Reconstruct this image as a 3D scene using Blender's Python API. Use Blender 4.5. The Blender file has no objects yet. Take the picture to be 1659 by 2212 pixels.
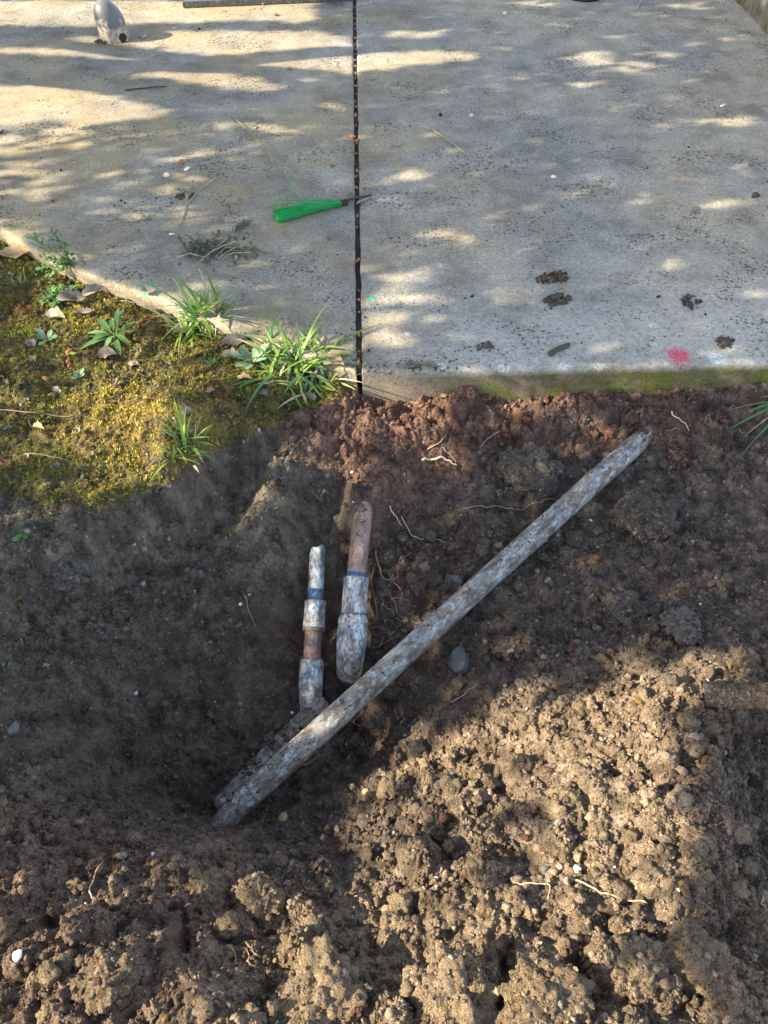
import bpy, bmesh, math, random
import numpy as np
from mathutils import Vector, Matrix, noise as mnoise

random.seed(7); rng = np.random.default_rng(7)
scene = bpy.context.scene
COL = scene.collection

# ------------------------------------------------------------------ camera
CAM_H, PITCH, FPX, IW, IH = 1.30, math.radians(49.7), 1661.0, 1659.0, 2212.0
cam_d = bpy.data.cameras.new('camera'); cam = bpy.data.objects.new('camera', cam_d); COL.objects.link(cam)
cam.location = (0, 0, CAM_H); cam.rotation_euler = (math.pi/2 - PITCH, 0, 0)
cam_d.sensor_fit = 'VERTICAL'; cam_d.sensor_height = 36.0; cam_d.lens = 36.0*FPX/IH
cam_d.clip_start = 0.02; cam_d.clip_end = 200
scene.camera = cam
# ------------------------------------------------------------------ sky, sun, exposure
SUN_EL, SUN_AZ = math.radians(31), math.radians(11)       # light travels towards +X, a little +Y
TO_SUN = Vector((-math.cos(SUN_EL)*math.cos(SUN_AZ), -math.cos(SUN_EL)*math.sin(SUN_AZ), math.sin(SUN_EL)))
world = bpy.data.worlds.new('World'); scene.world = world; world.use_nodes = True
wn = world.node_tree; bg = wn.nodes['Background']
sky = wn.nodes.new('ShaderNodeTexSky'); sky.sky_type = 'NISHITA'; sky.sun_disc = False
sky.sun_elevation = SUN_EL; sky.sun_rotation = math.atan2(TO_SUN.x, TO_SUN.y)
hs = wn.nodes.new('ShaderNodeHueSaturation'); hs.inputs['Saturation'].default_value = 0.70
wn.links.new(sky.outputs[0], hs.inputs['Color']); wn.links.new(hs.outputs[0], bg.inputs[0]); bg.inputs[1].default_value = 0.15
sun_d = bpy.data.lights.new('sun', 'SUN'); sun_d.energy = 4.8; sun_d.angle = math.radians(0.5); sun_d.color = (1.0, 0.87, 0.63)
sun = bpy.data.objects.new('sun', sun_d); COL.objects.link(sun)
sun.rotation_euler = (-TO_SUN).to_track_quat('-Z', 'Y').to_euler(); sun.location = (-6, -2, 8)
scene.view_settings.view_transform = 'Standard'; scene.view_settings.look = 'None'
scene.view_settings.exposure = 1.70; scene.view_settings.gamma = 1.0

# ------------------------------------------------------------------ helpers: image <-> world
CP, SP = math.cos(PITCH), math.sin(PITCH)
def ray(u, v):
    a, b = (u-IW/2)/FPX, -(v-IH/2)/FPX
    return np.array([a, CP + b*SP, -SP + b*CP])
def W(u, v, z=0.0):
    d = ray(u, v); t = (z-CAM_H)/d[2]
    return Vector((d[0]*t, d[1]*t, z))
def proj(x, y, z):
    dz = z-CAM_H
    dep = np.maximum(y*CP - dz*SP, 0.05); up = y*SP + dz*CP
    return IW/2 + FPX*x/dep, IH/2 - FPX*up/dep

# ------------------------------------------------------------------ noise
def _hash(ix, iy, seed):
    h = (ix.astype(np.int64)*374761393 + iy.astype(np.int64)*668265263 + seed*974711) & 0xffffffff
    h = ((h ^ (h >> 13))*1274126177) & 0xffffffff
    return (h ^ (h >> 16)) & 0xffff
def perlin(x, y, seed=0):
    ix, iy = np.floor(x), np.floor(y); fx, fy = x-ix, y-iy
    def g(dx, dy):
        a = _hash(ix+dx, iy+dy, seed)*(2*math.pi/65536.0)
        return np.cos(a)*(fx-dx) + np.sin(a)*(fy-dy)
    sx = fx*fx*fx*(fx*(fx*6-15)+10); sy = fy*fy*fy*(fy*(fy*6-15)+10)
    a = g(0,0)+(g(1,0)-g(0,0))*sx; b = g(0,1)+(g(1,1)-g(0,1))*sx
    return (a+(b-a)*sy)*1.5
def fbm(x, y, f, oct=4, seed=0, gain=0.5):
    r = 0; a = 1.0
    for k in range(oct):
        r = r + a*perlin(x*f, y*f, seed+k*17); f *= 2.03; a *= gain
    return r
def sstep(a, b, x):
    t = np.clip((x-a)/(b-a), 0, 1); return t*t*(3-2*t)
def inpoly(px, py, poly):
    c = np.zeros(np.shape(px), bool); n = len(poly)
    for i in range(n):
        x0, y0 = poly[i]; x1, y1 = poly[(i+1) % n]
        if y0 == y1: continue
        m = ((y0 > py) != (y1 > py)) & (px < (x1-x0)*(py-y0)/(y1-y0)+x0)
        c ^= m
    return c
def ell(u, v, cu, cv, ru, rv):
    d = np.sqrt(((u-cu)/ru)**2 + ((v-cv)/rv)**2)
    return 1-sstep(0.55, 1.25, d)

# ------------------------------------------------------------------ materials
def mat(name, rough=0.9, spec=0.3):
    m = bpy.data.materials.new(name); m.use_nodes = True
    b = m.node_tree.nodes['Principled BSDF']
    b.inputs['Roughness'].default_value = rough
    b.inputs['Specular IOR Level'].default_value = spec
    return m, m.node_tree, b
def N(nt, t, **kw):
    n = nt.nodes.new(t)
    for k, v in kw.items():
        if k.startswith('i_'):
            key = k[2:]; n.inputs[int(key) if key.isdigit() else key].default_value = v
        else: setattr(n, k, v)
    return n
def L(nt, a, b): nt.links.new(a, b)
def ramp(nt, fac, stops, interp='LINEAR'):
    r = nt.nodes.new('ShaderNodeValToRGB'); r.color_ramp.interpolation = interp
    e = r.color_ramp.elements
    while len(e) < len(stops): e.new(0.5)
    for k, (p, c) in enumerate(stops):
        e[k].position = p; e[k].color = (*c, 1) if len(c) == 3 else c
    L(nt, fac, r.inputs[0]); return r.outputs[0]
def g1(p, a): return (p, (a, a, a))
def mixc(nt, fac, a, b, mode='MIX'):
    m = nt.nodes.new('ShaderNodeMix'); m.data_type = 'RGBA'; m.blend_type = mode
    for sock, val in ((m.inputs[0], fac), (m.inputs[6], a), (m.inputs[7], b)):
        if hasattr(val, 'is_linked') or hasattr(val, 'node'): L(nt, val, sock)
        elif isinstance(val, tuple): sock.default_value = (*val, 1) if len(val) == 3 else val
        else: sock.default_value = val
    return m.outputs[2]
def math_(nt, op, a, b=0.0):
    m = nt.nodes.new('ShaderNodeMath'); m.operation = op
    for sock, val in ((m.inputs[0], a), (m.inputs[1], b)):
        if hasattr(val, 'node'): L(nt, val, sock)
        else: sock.default_value = val
    return m.outputs[0]
def noise_(nt, vec, scale, detail=4, rough=0.6, dist=0.0):
    n = N(nt, 'ShaderNodeTexNoise', i_Scale=scale, i_Detail=detail, i_Roughness=rough, i_Distortion=dist)
    L(nt, vec, n.inputs['Vector']); return n.outputs['Fac']
def voro(nt, vec, scale, feature='F1', out='Distance', rnd=1.0):
    n = N(nt, 'ShaderNodeTexVoronoi', feature=feature, i_Scale=scale, i_Randomness=rnd)
    L(nt, vec, n.inputs['Vector']); return n.outputs[out]
def bump(nt, b, h, strength, dist, prev=None):
    n = N(nt, 'ShaderNodeBump', i_Strength=strength, i_Distance=dist); L(nt, h, n.inputs['Height'])
    if prev is not None: L(nt, prev, n.inputs['Normal'])
    L(nt, n.outputs[0], b.inputs['Normal']); return n.outputs[0]
def coords(nt, kind='Object'):
    return nt.nodes.new('ShaderNodeTexCoord').outputs[kind]
def mapping(nt, vec, scale=(1,1,1), loc=(0,0,0)):
    n = nt.nodes.new('ShaderNodeMapping'); n.inputs['Scale'].default_value = scale; n.inputs['Location'].default_value = loc
    L(nt, vec, n.inputs['Vector']); return n.outputs[0]

def soil_material(name, attr_type, attr='col', bscale=1.0):
    m, nt, b = mat(name, 0.95, 0.15)
    a = N(nt, 'ShaderNodeAttribute', attribute_name=attr, attribute_type=attr_type)
    geo = nt.nodes.new('ShaderNodeNewGeometry').outputs['Position']
    n1 = noise_(nt, geo, 60, 5, 0.7); n2 = noise_(nt, geo, 420, 3, 0.7)
    f = math_(nt, 'MULTIPLY', math_(nt, 'MULTIPLY', math_(nt, 'ADD', n1, .06), 1.75), math_(nt, 'MULTIPLY', math_(nt, 'ADD', n2, .05), 1.8))
    c = mixc(nt, 1.0, a.outputs['Color'], f, 'MULTIPLY')
    v = voro(nt, geo, 260, out='Color')
    sp = ramp(nt, N_sep(nt, v), [g1(0.975, 0), g1(0.985, 1)])
    c = mixc(nt, math_(nt, 'MULTIPLY', sp, 0.45), c, (0.42, 0.36, 0.28))
    L(nt, c, b.inputs['Base Color'])
    p = bump(nt, b, noise_(nt, geo, 110, 7, 0.8), 1.0*bscale, 0.02)
    bump(nt, b, voro(nt, geo, 330), 0.6*bscale, 0.004, p)
    return m
def N_sep(nt, c):
    s = nt.nodes.new('ShaderNodeSeparateColor'); L(nt, c, s.inputs[0]); return s.outputs[0]

M = {}
M['soil'] = soil_material('soil', 'GEOMETRY')
M['crumb'] = soil_material('soil_crumb', 'INSTANCER', bscale=0.8)
def simple(name, c1, c2, scale=30, rough=0.8, spec=0.25, bmp=0.0, bsc=200, trans=0.0, obj=True):
    m, nt, b = mat(name, rough, spec)
    co = nt.nodes.new('ShaderNodeNewGeometry').outputs['Position']
    n = noise_(nt, co, scale, 5, 0.65)
    c = ramp(nt, n, [(0.3, c1), (0.7, c2)])
    if obj:
        oi = nt.nodes.new('ShaderNodeObjectInfo').outputs['Random']
        k = math_(nt, 'ADD', math_(nt, 'MULTIPLY', oi, 0.5), 0.75)
        c = mixc(nt, 1.0, c, k, 'MULTIPLY')
    L(nt, c, b.inputs['Base Color'])
    if bmp: bump(nt, b, noise_(nt, co, bsc, 5, 0.7), bmp, 0.006)
    if trans: 
        t = nt.nodes.new('ShaderNodeBsdfTranslucent'); L(nt, c, t.inputs[0])
        ms = nt.nodes.new('ShaderNodeMixShader'); ms.inputs[0].default_value = trans
        L(nt, b.outputs[0], ms.inputs[1]); L(nt, t.outputs[0], ms.inputs[2])
        L(nt, ms.outputs[0], nt.nodes['Material Output'].inputs[0])
    return m
M['grass'] = simple('grass_blade', (0.15,0.28,0.045), (0.30,0.42,0.09), 25, 0.5, 0.4, trans=0.35)
M['grass_blue'] = simple('grass_blade_cool', (0.07,0.20,0.07), (0.14,0.30,0.11), 25, 0.45, 0.4, trans=0.3)
M['straw'] = simple('dry_straw', (0.34,0.29,0.18), (0.5,0.44,0.3), 60, 0.8, trans=0.15)
M['rosette'] = simple('weed_leaf', (0.09,0.20,0.06), (0.16,0.29,0.10), 40, 0.6, trans=0.25, bmp=0.3)
M['sage'] = simple('grey_green_leaf', (0.16,0.26,0.16), (0.24,0.34,0.22), 60, 0.7, trans=0.2)
M['dry_leaf'] = simple('dry_leaf', (0.13,0.105,0.085), (0.32,0.275,0.225), 45, 0.75, bmp=0.5, bsc=120)
M['tan_leaf'] = simple('tan_leaf', (0.34,0.22,0.11), (0.46,0.32,0.17), 25, 0.5, 0.4, bmp=0.3, bsc=80)
M['root'] = simple('root', (0.22,0.14,0.09), (0.42,0.30,0.20), 60, 0.9)
M['pale_root'] = simple('pale_root', (0.42,0.32,0.22), (0.58,0.46,0.33), 60, 0.9)
M['twig'] = simple('twig', (0.06,0.045,0.035), (0.14,0.11,0.08), 90, 0.9, bmp=0.5)
M['husk'] = simple('seed_husk', (0.22,0.085,0.03), (0.44,0.19,0.075), 120, 0.6, 0.4)
M['stone'] = simple('grey_stone', (0.075,0.08,0.08), (0.17,0.17,0.16), 35, 0.7, 0.4, bmp=0.5)
M['tan_stone'] = simple('tan_stone', (0.30,0.21,0.11), (0.42,0.32,0.20), 60, 0.8, bmp=0.5)
M['white_bit'] = simple('white_chip', (0.5,0.5,0.48), (0.75,0.74,0.70), 80, 0.8)
M['bristle'] = simple('green_plastic', (0.0,0.30,0.06), (0.01,0.42,0.09), 40, 0.35, 0.5, obj=False)
M['dark_debris_and_shade'] = simple('dark_debris_and_shade', (0.03,0.028,0.024), (0.08,0.065,0.05), 150, 0.9, bmp=0.8)
M['wilt'] = simple('wilted_leaf', (0.055,0.075,0.05), (0.13,0.15,0.11), 60, 0.8)
M['bark'] = simple('bark', (0.07,0.05,0.035), (0.16,0.12,0.09), 20, 0.95, bmp=0.8, bsc=40)
M['tree_leaf'] = simple('tree_leaf', (0.04,0.09,0.02), (0.08,0.14,0.03), 8, 0.5, trans=0.12)

# ------------------------------------------------------------------ object helpers
def link(o, parent=None):
    COL.objects.link(o)
    if parent: o.parent = parent
    return o
def mesh_obj(name, verts, faces, m, parent=None, smooth=True):
    me = bpy.data.meshes.new(name); me.from_pydata([tuple(v) for v in verts], [], [tuple(f) for f in faces])
    if smooth: me.shade_smooth()
    if m: me.materials.append(m)
    return link(bpy.data.objects.new(name, me), parent)
def fast_mesh(name, V, Q):
    me = bpy.data.meshes.new(name); V = np.ascontiguousarray(V, np.float32); Q = np.ascontiguousarray(Q, np.int32)
    me.vertices.add(len(V)); me.vertices.foreach_set('co', V.ravel())
    k = Q.shape[1]
    me.loops.add(Q.size); me.loops.foreach_set('vertex_index', Q.ravel())
    me.polygons.add(len(Q)); me.polygons.foreach_set('loop_start', np.arange(0, Q.size, k, dtype=np.int32))
    me.update(calc_edges=True); me.validate(); me.shade_smooth()
    return me
def tag(o, label, cat, group=None):
    o['label'] = label; o['category'] = cat
    if group: o['group'] = group
    return o
def empty(name, loc=(0,0,0)):
    o = bpy.data.objects.new(name, None); o.location = loc; o.empty_display_size = 0.05
    return link(o)
def reparent(o, p):
    o.parent = p; o.matrix_parent_inverse = Matrix.Translation(p.location).inverted()
    return o

# ------------------------------------------------------------------ pavement outline
J0, J1 = W(776, 801), W(765.5, 4)
def xj(y): return J0.x + (J1.x-J0.x)*(y-J0.y)/(J1.y-J0.y)
GAP = 0.0150
left_edge = [W(u, v) for u, v in ((768,799),(640,760),(500,712),(340,640),(250,611),(165,578),(75,530),(0,484))]
dirv = left_edge[-1]-left_edge[-3]
left_edge += [left_edge[-1]+dirv*k for k in (2, 5, 14)]
_lx = np.array([p.x for p in left_edge])[::-1]; _ly = np.array([p.y for p in left_edge])[::-1]
E0, E1 = W(776, 801), W(1659, 781)
def yfront(x):
    x = np.asarray(x, float)
    r = E0.y + (E1.y-E0.y)*(x-E0.x)/(E1.x-E0.x)
    l = np.interp(x, _lx, _ly)
    y = np.where(x < xj(E0.y), l, r)
    return y + 0.004*perlin(x*9, x*0+3.3, 5) + 0.002*perlin(x*40, x*0+1.3, 6)
SLAB_BACK = 9.0

# ------------------------------------------------------------------ terrain
CPTS = [
 (775,838,-.085),(1000,838,-.088),(1300,843,-.085),(1659,833,-.08),(880,840,-.085),(1150,840,-.088),(1500,838,-.082),
 (0,545,-.05),(110,600,-.05),(230,650,-.045),(0,700,-.045),(250,700,-.04),(330,690,-.045),(450,760,-.04),(0,900,-.05),(250,850,-.04),
 (500,745,-.02),(560,775,-.02),(640,792,-.02),(720,815,-.03),(600,825,-.035),(600,865,-.05),(480,930,-.06),(150,1000,-.06),(330,1000,-.06),(0,1100,-.07),(190,1080,-.07),(700,830,-.06),(560,900,-.06),(690,880,-.07),
 (450,975,-.062),(370,1030,-.064),(230,1110,-.075),(120,1180,-.085),(540,935,-.07),(30,1230,-.09),
 (480,1030,-.15),(400,1095,-.155),(260,1175,-.155),(150,1250,-.15),(570,990,-.11),(60,1290,-.13),
 (100,1330,-.155),(0,1350,-.12),(0,1500,-.14),(150,1450,-.20),(300,1400,-.25),(500,1200,-.21),(600,1150,-.17),(640,1010,-.105),
 (700,970,-.10),(800,870,-.10),(880,950,-.105),(786,1050,-.112),(748,1056,-.122),(826,1060,-.122),(786,1025,-.105),(735,1090,-.17),(835,1095,-.175),(600,1075,-.125),(380,1250,-.21),
 (500,1400,-.32),(400,1600,-.41),(450,1700,-.46),(600,1650,-.47),(370,1740,-.45),(250,1600,-.34),(150,1600,-.26),(100,1750,-.2),(0,1700,-.15),(520,1740,-.47),
 (640,1350,-.37),(720,1450,-.42),(740,1250,-.33),(720,1150,-.26),(640,1480,-.43),(560,1560,-.43),(800,1180,-.24),(740,1110,-.215),
 (850,1250,-.27),(900,1400,-.36),(1000,1430,-.32),(780,1600,-.48),(820,1500,-.42),(950,1200,-.24),(1000,1050,-.185),(1200,950,-.15),(1400,950,-.135),(1600,950,-.13),
 (1200,1100,-.21),(1400,1150,-.21),(1600,1150,-.18),(1659,1300,-.18),(1400,1300,-.24),(1200,1300,-.27),(1200,1450,-.25),(1000,1550,-.30),(850,1670,-.36),(650,1800,-.36),(800,1750,-.3),(700,1720,-.42),
 (1400,1450,-.17),(1600,1460,-.11),(1200,1600,-.16),(1000,1750,-.2),(1400,1700,-.06),(1530,1600,-.04),(1550,1760,-.04),(1625,1660,-.25),(1635,1760,-.26),
 (1200,1900,-.08),(1000,2000,-.06),(1400,1950,-.03),(1640,1870,-.22),(1659,1560,-.2),(1545,1700,-.03),(1560,1850,-.03),(1640,2000,-.08),(1500,2100,0),(1000,2200,.02),(1300,2200,.03),(700,1920,-.15),(900,1850,-.19),
 (460,1805,-.25),(330,1800,-.21),(560,1840,-.25),(640,1860,-.24),(200,1880,-.10),(0,1850,-.1),(400,1950,-.1),(300,2100,0),(0,2100,0),(600,2100,-.04),(800,2050,-.08),(500,2200,.03),(0,2212,.02),(1659,2212,.02)]
CW = [tuple(W(u, v, z)) for u, v, z in CPTS]
CW += [(x, y, z) for x, y, z in ((-3,2.6,-.06),(-2,1.2,-.07),(-2,0.2,-.04),(-2,2.3,-.05),(2,1.2,-.12),(2,.3,-.08),(-1,-.6,.02),(0,-.6,.03),(1,-.6,.02),(-2,-1,.0),(2,-1,.0),
        (0.2,1.95,-.13),(1,1.95,-.13),(2,1.9,-.12),(-.6,2.3,-.10),(-1.2,3,-.1),(0,2.6,-.14),(2,2.6,-.14))]
CW = np.array(CW); _n = len(CW)
def _phi(r2): return np.where(r2 > 1e-12, 0.5*r2*np.log(np.maximum(r2, 1e-12)), 0)
_d2 = ((CW[:,None,:2]-CW[None,:,:2])**2).sum(-1)
_A = np.zeros((_n+3, _n+3)); _A[:_n,:_n] = _phi(_d2)+np.eye(_n)*2e-5
_A[:_n,_n] = 1; _A[:_n,_n+1:] = CW[:,:2]; _A[_n:,:_n] = _A[:_n,_n:].T
_w = np.linalg.solve(_A, np.concatenate([CW[:,2], [0,0,0]]))
def tps(x, y):
    r = _w[_n]+_w[_n+1]*x+_w[_n+2]*y
    for k in range(_n): r = r+_w[k]*_phi((x-CW[k,0])**2+(y-CW[k,1])**2)
    return r
D = 0.0031
X0, X1, Y0, Y1 = -1.30, 1.24, -0.12, 2.34
fx = np.arange(X0, X1, D); fy = np.arange(Y0, Y1, D)
cx = np.arange(X0, X1+0.02, 0.02); cy = np.arange(Y0, Y1+0.02, 0.02)
CXm, CYm = np.meshgrid(cx, cy); CZ = tps(CXm, CYm)
def bil(gx, gy, Z, x, y):
    i = np.clip((x-gx[0])/(gx[1]-gx[0]), 0, len(gx)-1.001); j = np.clip((y-gy[0])/(gy[1]-gy[0]), 0, len(gy)-1.001)
    i0 = i.astype(int); j0 = j.astype(int); a = i-i0; b = j-j0
    return (Z[j0,i0]*(1-a)+Z[j0,i0+1]*a)*(1-b)+(Z[j0+1,i0]*(1-a)+Z[j0+1,i0+1]*a)*b
FX, FY = np.meshgrid(fx, fy)
FZ = bil(cx, cy, CZ, FX, FY)
FU, FV = proj(FX, FY, FZ)
MOSS_POLY = [(-400,380),(0,500),(330,650),(500,730),(640,790),(770,825),(700,880),(560,930),(480,970),(380,1040),(220,1100),(100,1090),(0,1060),(-400,1100)]
SPOIL_POLY = [(1900,1380),(1500,1420),(1300,1440),(1150,1490),(1000,1560),(850,1650),(740,1760),(650,1850),(520,1810),(330,1800),(150,1750),(0,1700),(-300,1650),(-300,2900),(2200,2900)]
def soft_poly(poly, s=30):
    r = 0
    for du, dv in ((0,0),(s,0),(-s,0),(0,s),(0,-s)): r = r+inpoly(FU+du, FV+dv, poly).astype(float)
    return r/5
moss_m = soft_poly(MOSS_POLY, 18)*(0.6+0.6*fbm(FX, FY, 9, 3, 3)).clip(0, 1)
spoil_m = soft_poly(SPOIL_POLY, 40)
wall_m = (ell(FU, FV, 1250, 900, 560, 110)+ell(FU, FV, 850, 950, 230, 140)).clip(0, 1)
pitwall_m = (ell(FU, FV, 350, 1450, 420, 330)).clip(0, 1)*(1-spoil_m)
rough_m = (0.75+0.6*spoil_m+0.35*wall_m-0.12*pitwall_m)*(1-0.75*moss_m)
Z = FZ+rough_m*(0.020*fbm(FX, FY, 7, 3, 11)+0.010*fbm(FX, FY, 34, 3, 21)+0.0035*fbm(FX, FY, 140, 2, 31))
Z -= rough_m*(1-moss_m)*(0.010*np.abs(perlin(FX*26, FY*26, 43))+0.006*np.abs(perlin(FX*58, FY*58, 44)))
Z += moss_m*(0.011*fbm(FX, FY, 16, 3, 41)+0.004*np.abs(perlin(FX*60, FY*60, 45)))
# broken lip of the moss bank: a short vertical drop
_lip = [W(u, v, -.066) for u, v in ((-500,1420),(-200,1350),(0,1262),(110,1188),(230,1114),(380,1042),(480,972),(560,940),(680,900),(760,872))]
_lipx = np.array([p.x for p in _lip]); _lipy = np.array([p.y for p in _lip])
_ld = np.interp(FX, _lipx, _lipy)-FY+0.020*fbm(FX, FY, 9, 3, 46)
_amp = np.interp(FX, [_lipx[0], _lipx[2], _lipx[4], _lipx[6], _lipx[8], _lipx[9]], [0, .006, .02, .028, .010, 0.0])
Z -= _amp*sstep(-.004, .034, _ld)*np.exp(-np.maximum(_ld, 0)/.16)
Z += .012*sstep(-.05, -.004, _ld)*(1-sstep(-.004, .004, _ld))*(_amp > 0.005)
# gaps between the heaped clods
for _u, _v, _ru, _rv, _dp in ((775,1605,55,40,.06),(450,1735,90,40,.05),(640,1690,40,40,.03),(880,1560,30,30,.03),(1100,2130,24,90,.075),(1278,2110,34,55,.07),(1424,2055,18,32,.06),(1582,2060,18,60,.055),(966,2070,20,24,.045),(392,2020,14,46,.05),(540,2025,12,34,.045),(662,2075,40,45,.05),(350,1957,26,16,.04),(1190,2205,20,30,.05),
        (1330,1660,22,16,.035),(1180,1760,20,14,.035),(1090,1700,24,18,.035),(1480,1700,30,34,.06),(1500,1640,26,26,.05),(820,2120,30,20,.04),(150,2070,18,16,.03),(90,1985,16,14,.03),(250,2010,20,14,.03),(1150,1995,22,14,.03),(1310,1990,26,14,.035),(900,1960,22,14,.03),(1020,1890,16,12,.03)):
    Z -= _dp*np.exp(-(((FU-_u)/_ru)**2+((FV-_v)/_rv)**2))*(1+.8*perlin(FX*40, FY*40, 48))
# rounded crumbs pressed into the surface
nzf = perlin(FX*160, FY*160, 77)*0.5
def splat(n, r0, r1, weight, power=2.2):
    u = rng.random(n); R = r0*(1-u*(1-(r0/r1)**power))**(-1/power)
    xs = rng.uniform(X0, X1, n); ys = rng.uniform(Y0, 1.78, n)
    ii = ((xs-X0)/D).astype(int); jj = ((ys-Y0)/D).astype(int)
    keep = rng.random(n) < weight[np.clip(jj, 0, Z.shape[0]-1), np.clip(ii, 0, Z.shape[1]-1)]
    for i, j, r in zip(ii[keep], jj[keep], R[keep]):
        k = int(r/D)+1
        a, b, c, d = max(j-k, 0), min(j+k+1, Z.shape[0]), max(i-k, 0), min(i+k+1, Z.shape[1])
        if b-a < 2 or d-c < 2: continue
        yy, xx = np.ogrid[a-j:b-j, c-i:d-i]
        rr = (xx*xx+yy*yy)*(D*D)/(r*r)
        cap = np.sqrt(np.maximum(1-rr, 0))*r*(0.95+0.7*nzf[a:b, c:d])
        z0 = Z[min(j, Z.shape[0]-1), min(i, Z.shape[1]-1)]-0.25*r
        Zs = Z[a:b, c:d]; new = np.where(rr < 1, z0+cap, -9)
        np.maximum(Zs, new, out=Zs)
crumb_w = (0.45+0.6*spoil_m+0.35*wall_m+0.25*ell(FU, FV, 1150, 1350, 420, 220)-0.15*pitwall_m).clip(0.05, 1)*(1-0.9*moss_m)
patch = sstep(-.30, .42, fbm(FX, FY, 4.5, 3, 88)); crumb_w = crumb_w*(.12+.88*patch)
splat(2600, 0.014, 0.040, crumb_w*(0.12+0.88*spoil_m))
splat(9000, 0.006, 0.018, crumb_w, 2.8)
splat(26000, 0.003, 0.008, crumb_w, 2.8)
def terrain(x, y):
    x = np.asarray(x, float); y = np.asarray(y, float)
    return bil(fx, fy, Z, x, y)
# soil and moss colours by area, some sun and shade put in
def colour_field(u, v, x, y):
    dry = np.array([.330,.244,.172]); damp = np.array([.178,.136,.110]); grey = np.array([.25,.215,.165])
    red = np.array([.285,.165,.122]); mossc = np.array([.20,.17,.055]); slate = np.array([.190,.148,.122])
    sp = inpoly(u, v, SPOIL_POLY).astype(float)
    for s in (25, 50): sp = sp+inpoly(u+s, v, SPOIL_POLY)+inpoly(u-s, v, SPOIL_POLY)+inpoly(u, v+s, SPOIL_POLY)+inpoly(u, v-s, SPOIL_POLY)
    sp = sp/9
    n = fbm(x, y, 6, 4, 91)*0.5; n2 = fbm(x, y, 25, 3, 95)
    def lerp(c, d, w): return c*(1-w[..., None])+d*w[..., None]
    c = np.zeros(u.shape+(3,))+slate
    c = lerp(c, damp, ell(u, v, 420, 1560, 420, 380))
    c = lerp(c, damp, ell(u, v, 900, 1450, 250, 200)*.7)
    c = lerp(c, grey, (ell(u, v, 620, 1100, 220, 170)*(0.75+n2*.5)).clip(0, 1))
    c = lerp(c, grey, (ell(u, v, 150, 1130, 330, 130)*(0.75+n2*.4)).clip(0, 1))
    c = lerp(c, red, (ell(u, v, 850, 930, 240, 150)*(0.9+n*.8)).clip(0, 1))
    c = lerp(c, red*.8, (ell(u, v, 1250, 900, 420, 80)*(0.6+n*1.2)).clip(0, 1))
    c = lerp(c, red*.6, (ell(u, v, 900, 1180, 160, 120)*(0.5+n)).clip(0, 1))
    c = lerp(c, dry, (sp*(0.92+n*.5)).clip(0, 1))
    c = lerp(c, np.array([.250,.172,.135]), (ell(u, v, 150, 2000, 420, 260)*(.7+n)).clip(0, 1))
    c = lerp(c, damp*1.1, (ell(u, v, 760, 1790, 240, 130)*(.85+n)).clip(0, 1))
    c = lerp(c, damp*1.3, (ell(u, v, 1650, 1760, 120, 200)).clip(0, 1)*.8)  # darker tone puts the ridge's shade into the hollow's soil colour
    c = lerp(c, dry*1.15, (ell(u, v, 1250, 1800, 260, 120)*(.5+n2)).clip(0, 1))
    ms = inpoly(u, v, MOSS_POLY).astype(float)
    c = lerp(c, mossc, (ms*(0.75+n2*.4)).clip(0, 1))
    c = lerp(c, np.array([.34,.24,.09]), (ms*(ell(u, v, 320, 930, 200, 90))*(0.7+n2*.5)).clip(0, 1))  # extra gold puts the sun patch into the moss colour
    return (c*(1+0.5*n2[..., None]+0.3*n[..., None])).clip(0.02, 0.6)
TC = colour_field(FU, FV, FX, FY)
ny, nx = Z.shape
# drop what lies well under the pavement, keep a margin
yf = yfront(fx)
under = (FY > yf[None, :]+0.10)
idx = np.arange(ny*nx).reshape(ny, nx)
Q = np.stack([idx[:-1,:-1], idx[:-1,1:], idx[1:,1:], idx[1:,:-1]], -1).reshape(-1, 4)
q_keep = ~(under[:-1,:-1] & under[1:,1:] & under[:-1,1:] & under[1:,:-1]).reshape(-1)
V = np.stack([FX, FY, Z], -1).reshape(-1, 3)
Q = Q[q_keep]; used = np.zeros(len(V), bool); used[Q.ravel()] = True
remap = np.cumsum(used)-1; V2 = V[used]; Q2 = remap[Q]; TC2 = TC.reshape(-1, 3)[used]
# skirt: coarse ground all round, sharing the height at the rim
ox = np.concatenate([[-14,-8,-5,-3,-2.2,-1.7], [X0+.004], [fx[-1]-.004], [1.7,2.2,3,5,8,14]])
def coarse(xa, xb, ya, yb, n, m_):
    gx = np.linspace(xa, xb, n); gy = np.linspace(ya, yb, m_)
    gxx, gyy = np.meshgrid(gx, gy)
    zin = bil(fx, fy, Z, np.clip(gxx, fx[0], fx[-1]), np.clip(gyy, fy[0], fy[-1]))
    dist = np.maximum(np.maximum(fx[0]-gxx, gxx-fx[-1]), np.maximum(fy[0]-gyy, gyy-fy[-1])).clip(0, None)
    z = zin*np.exp(-dist/0.8)+(-0.07+0.02*fbm(gxx, gyy, 1.2, 4, 8))*(1-np.exp(-dist/0.8))-0.001
    z = z+0.008*fbm(gxx, gyy, 14, 3, 9)*np.minimum(dist*8, 1)
    z = np.where(gyy > yfront(gxx)+0.02, np.minimum(z, -0.16), z)
    i = np.arange(n*m_).reshape(m_, n)
    q = np.stack([i[:-1,:-1], i[:-1,1:], i[1:,1:], i[1:,:-1]], -1).reshape(-1, 4)
    return np.stack([gxx, gyy, z], -1).reshape(-1, 3), q
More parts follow.
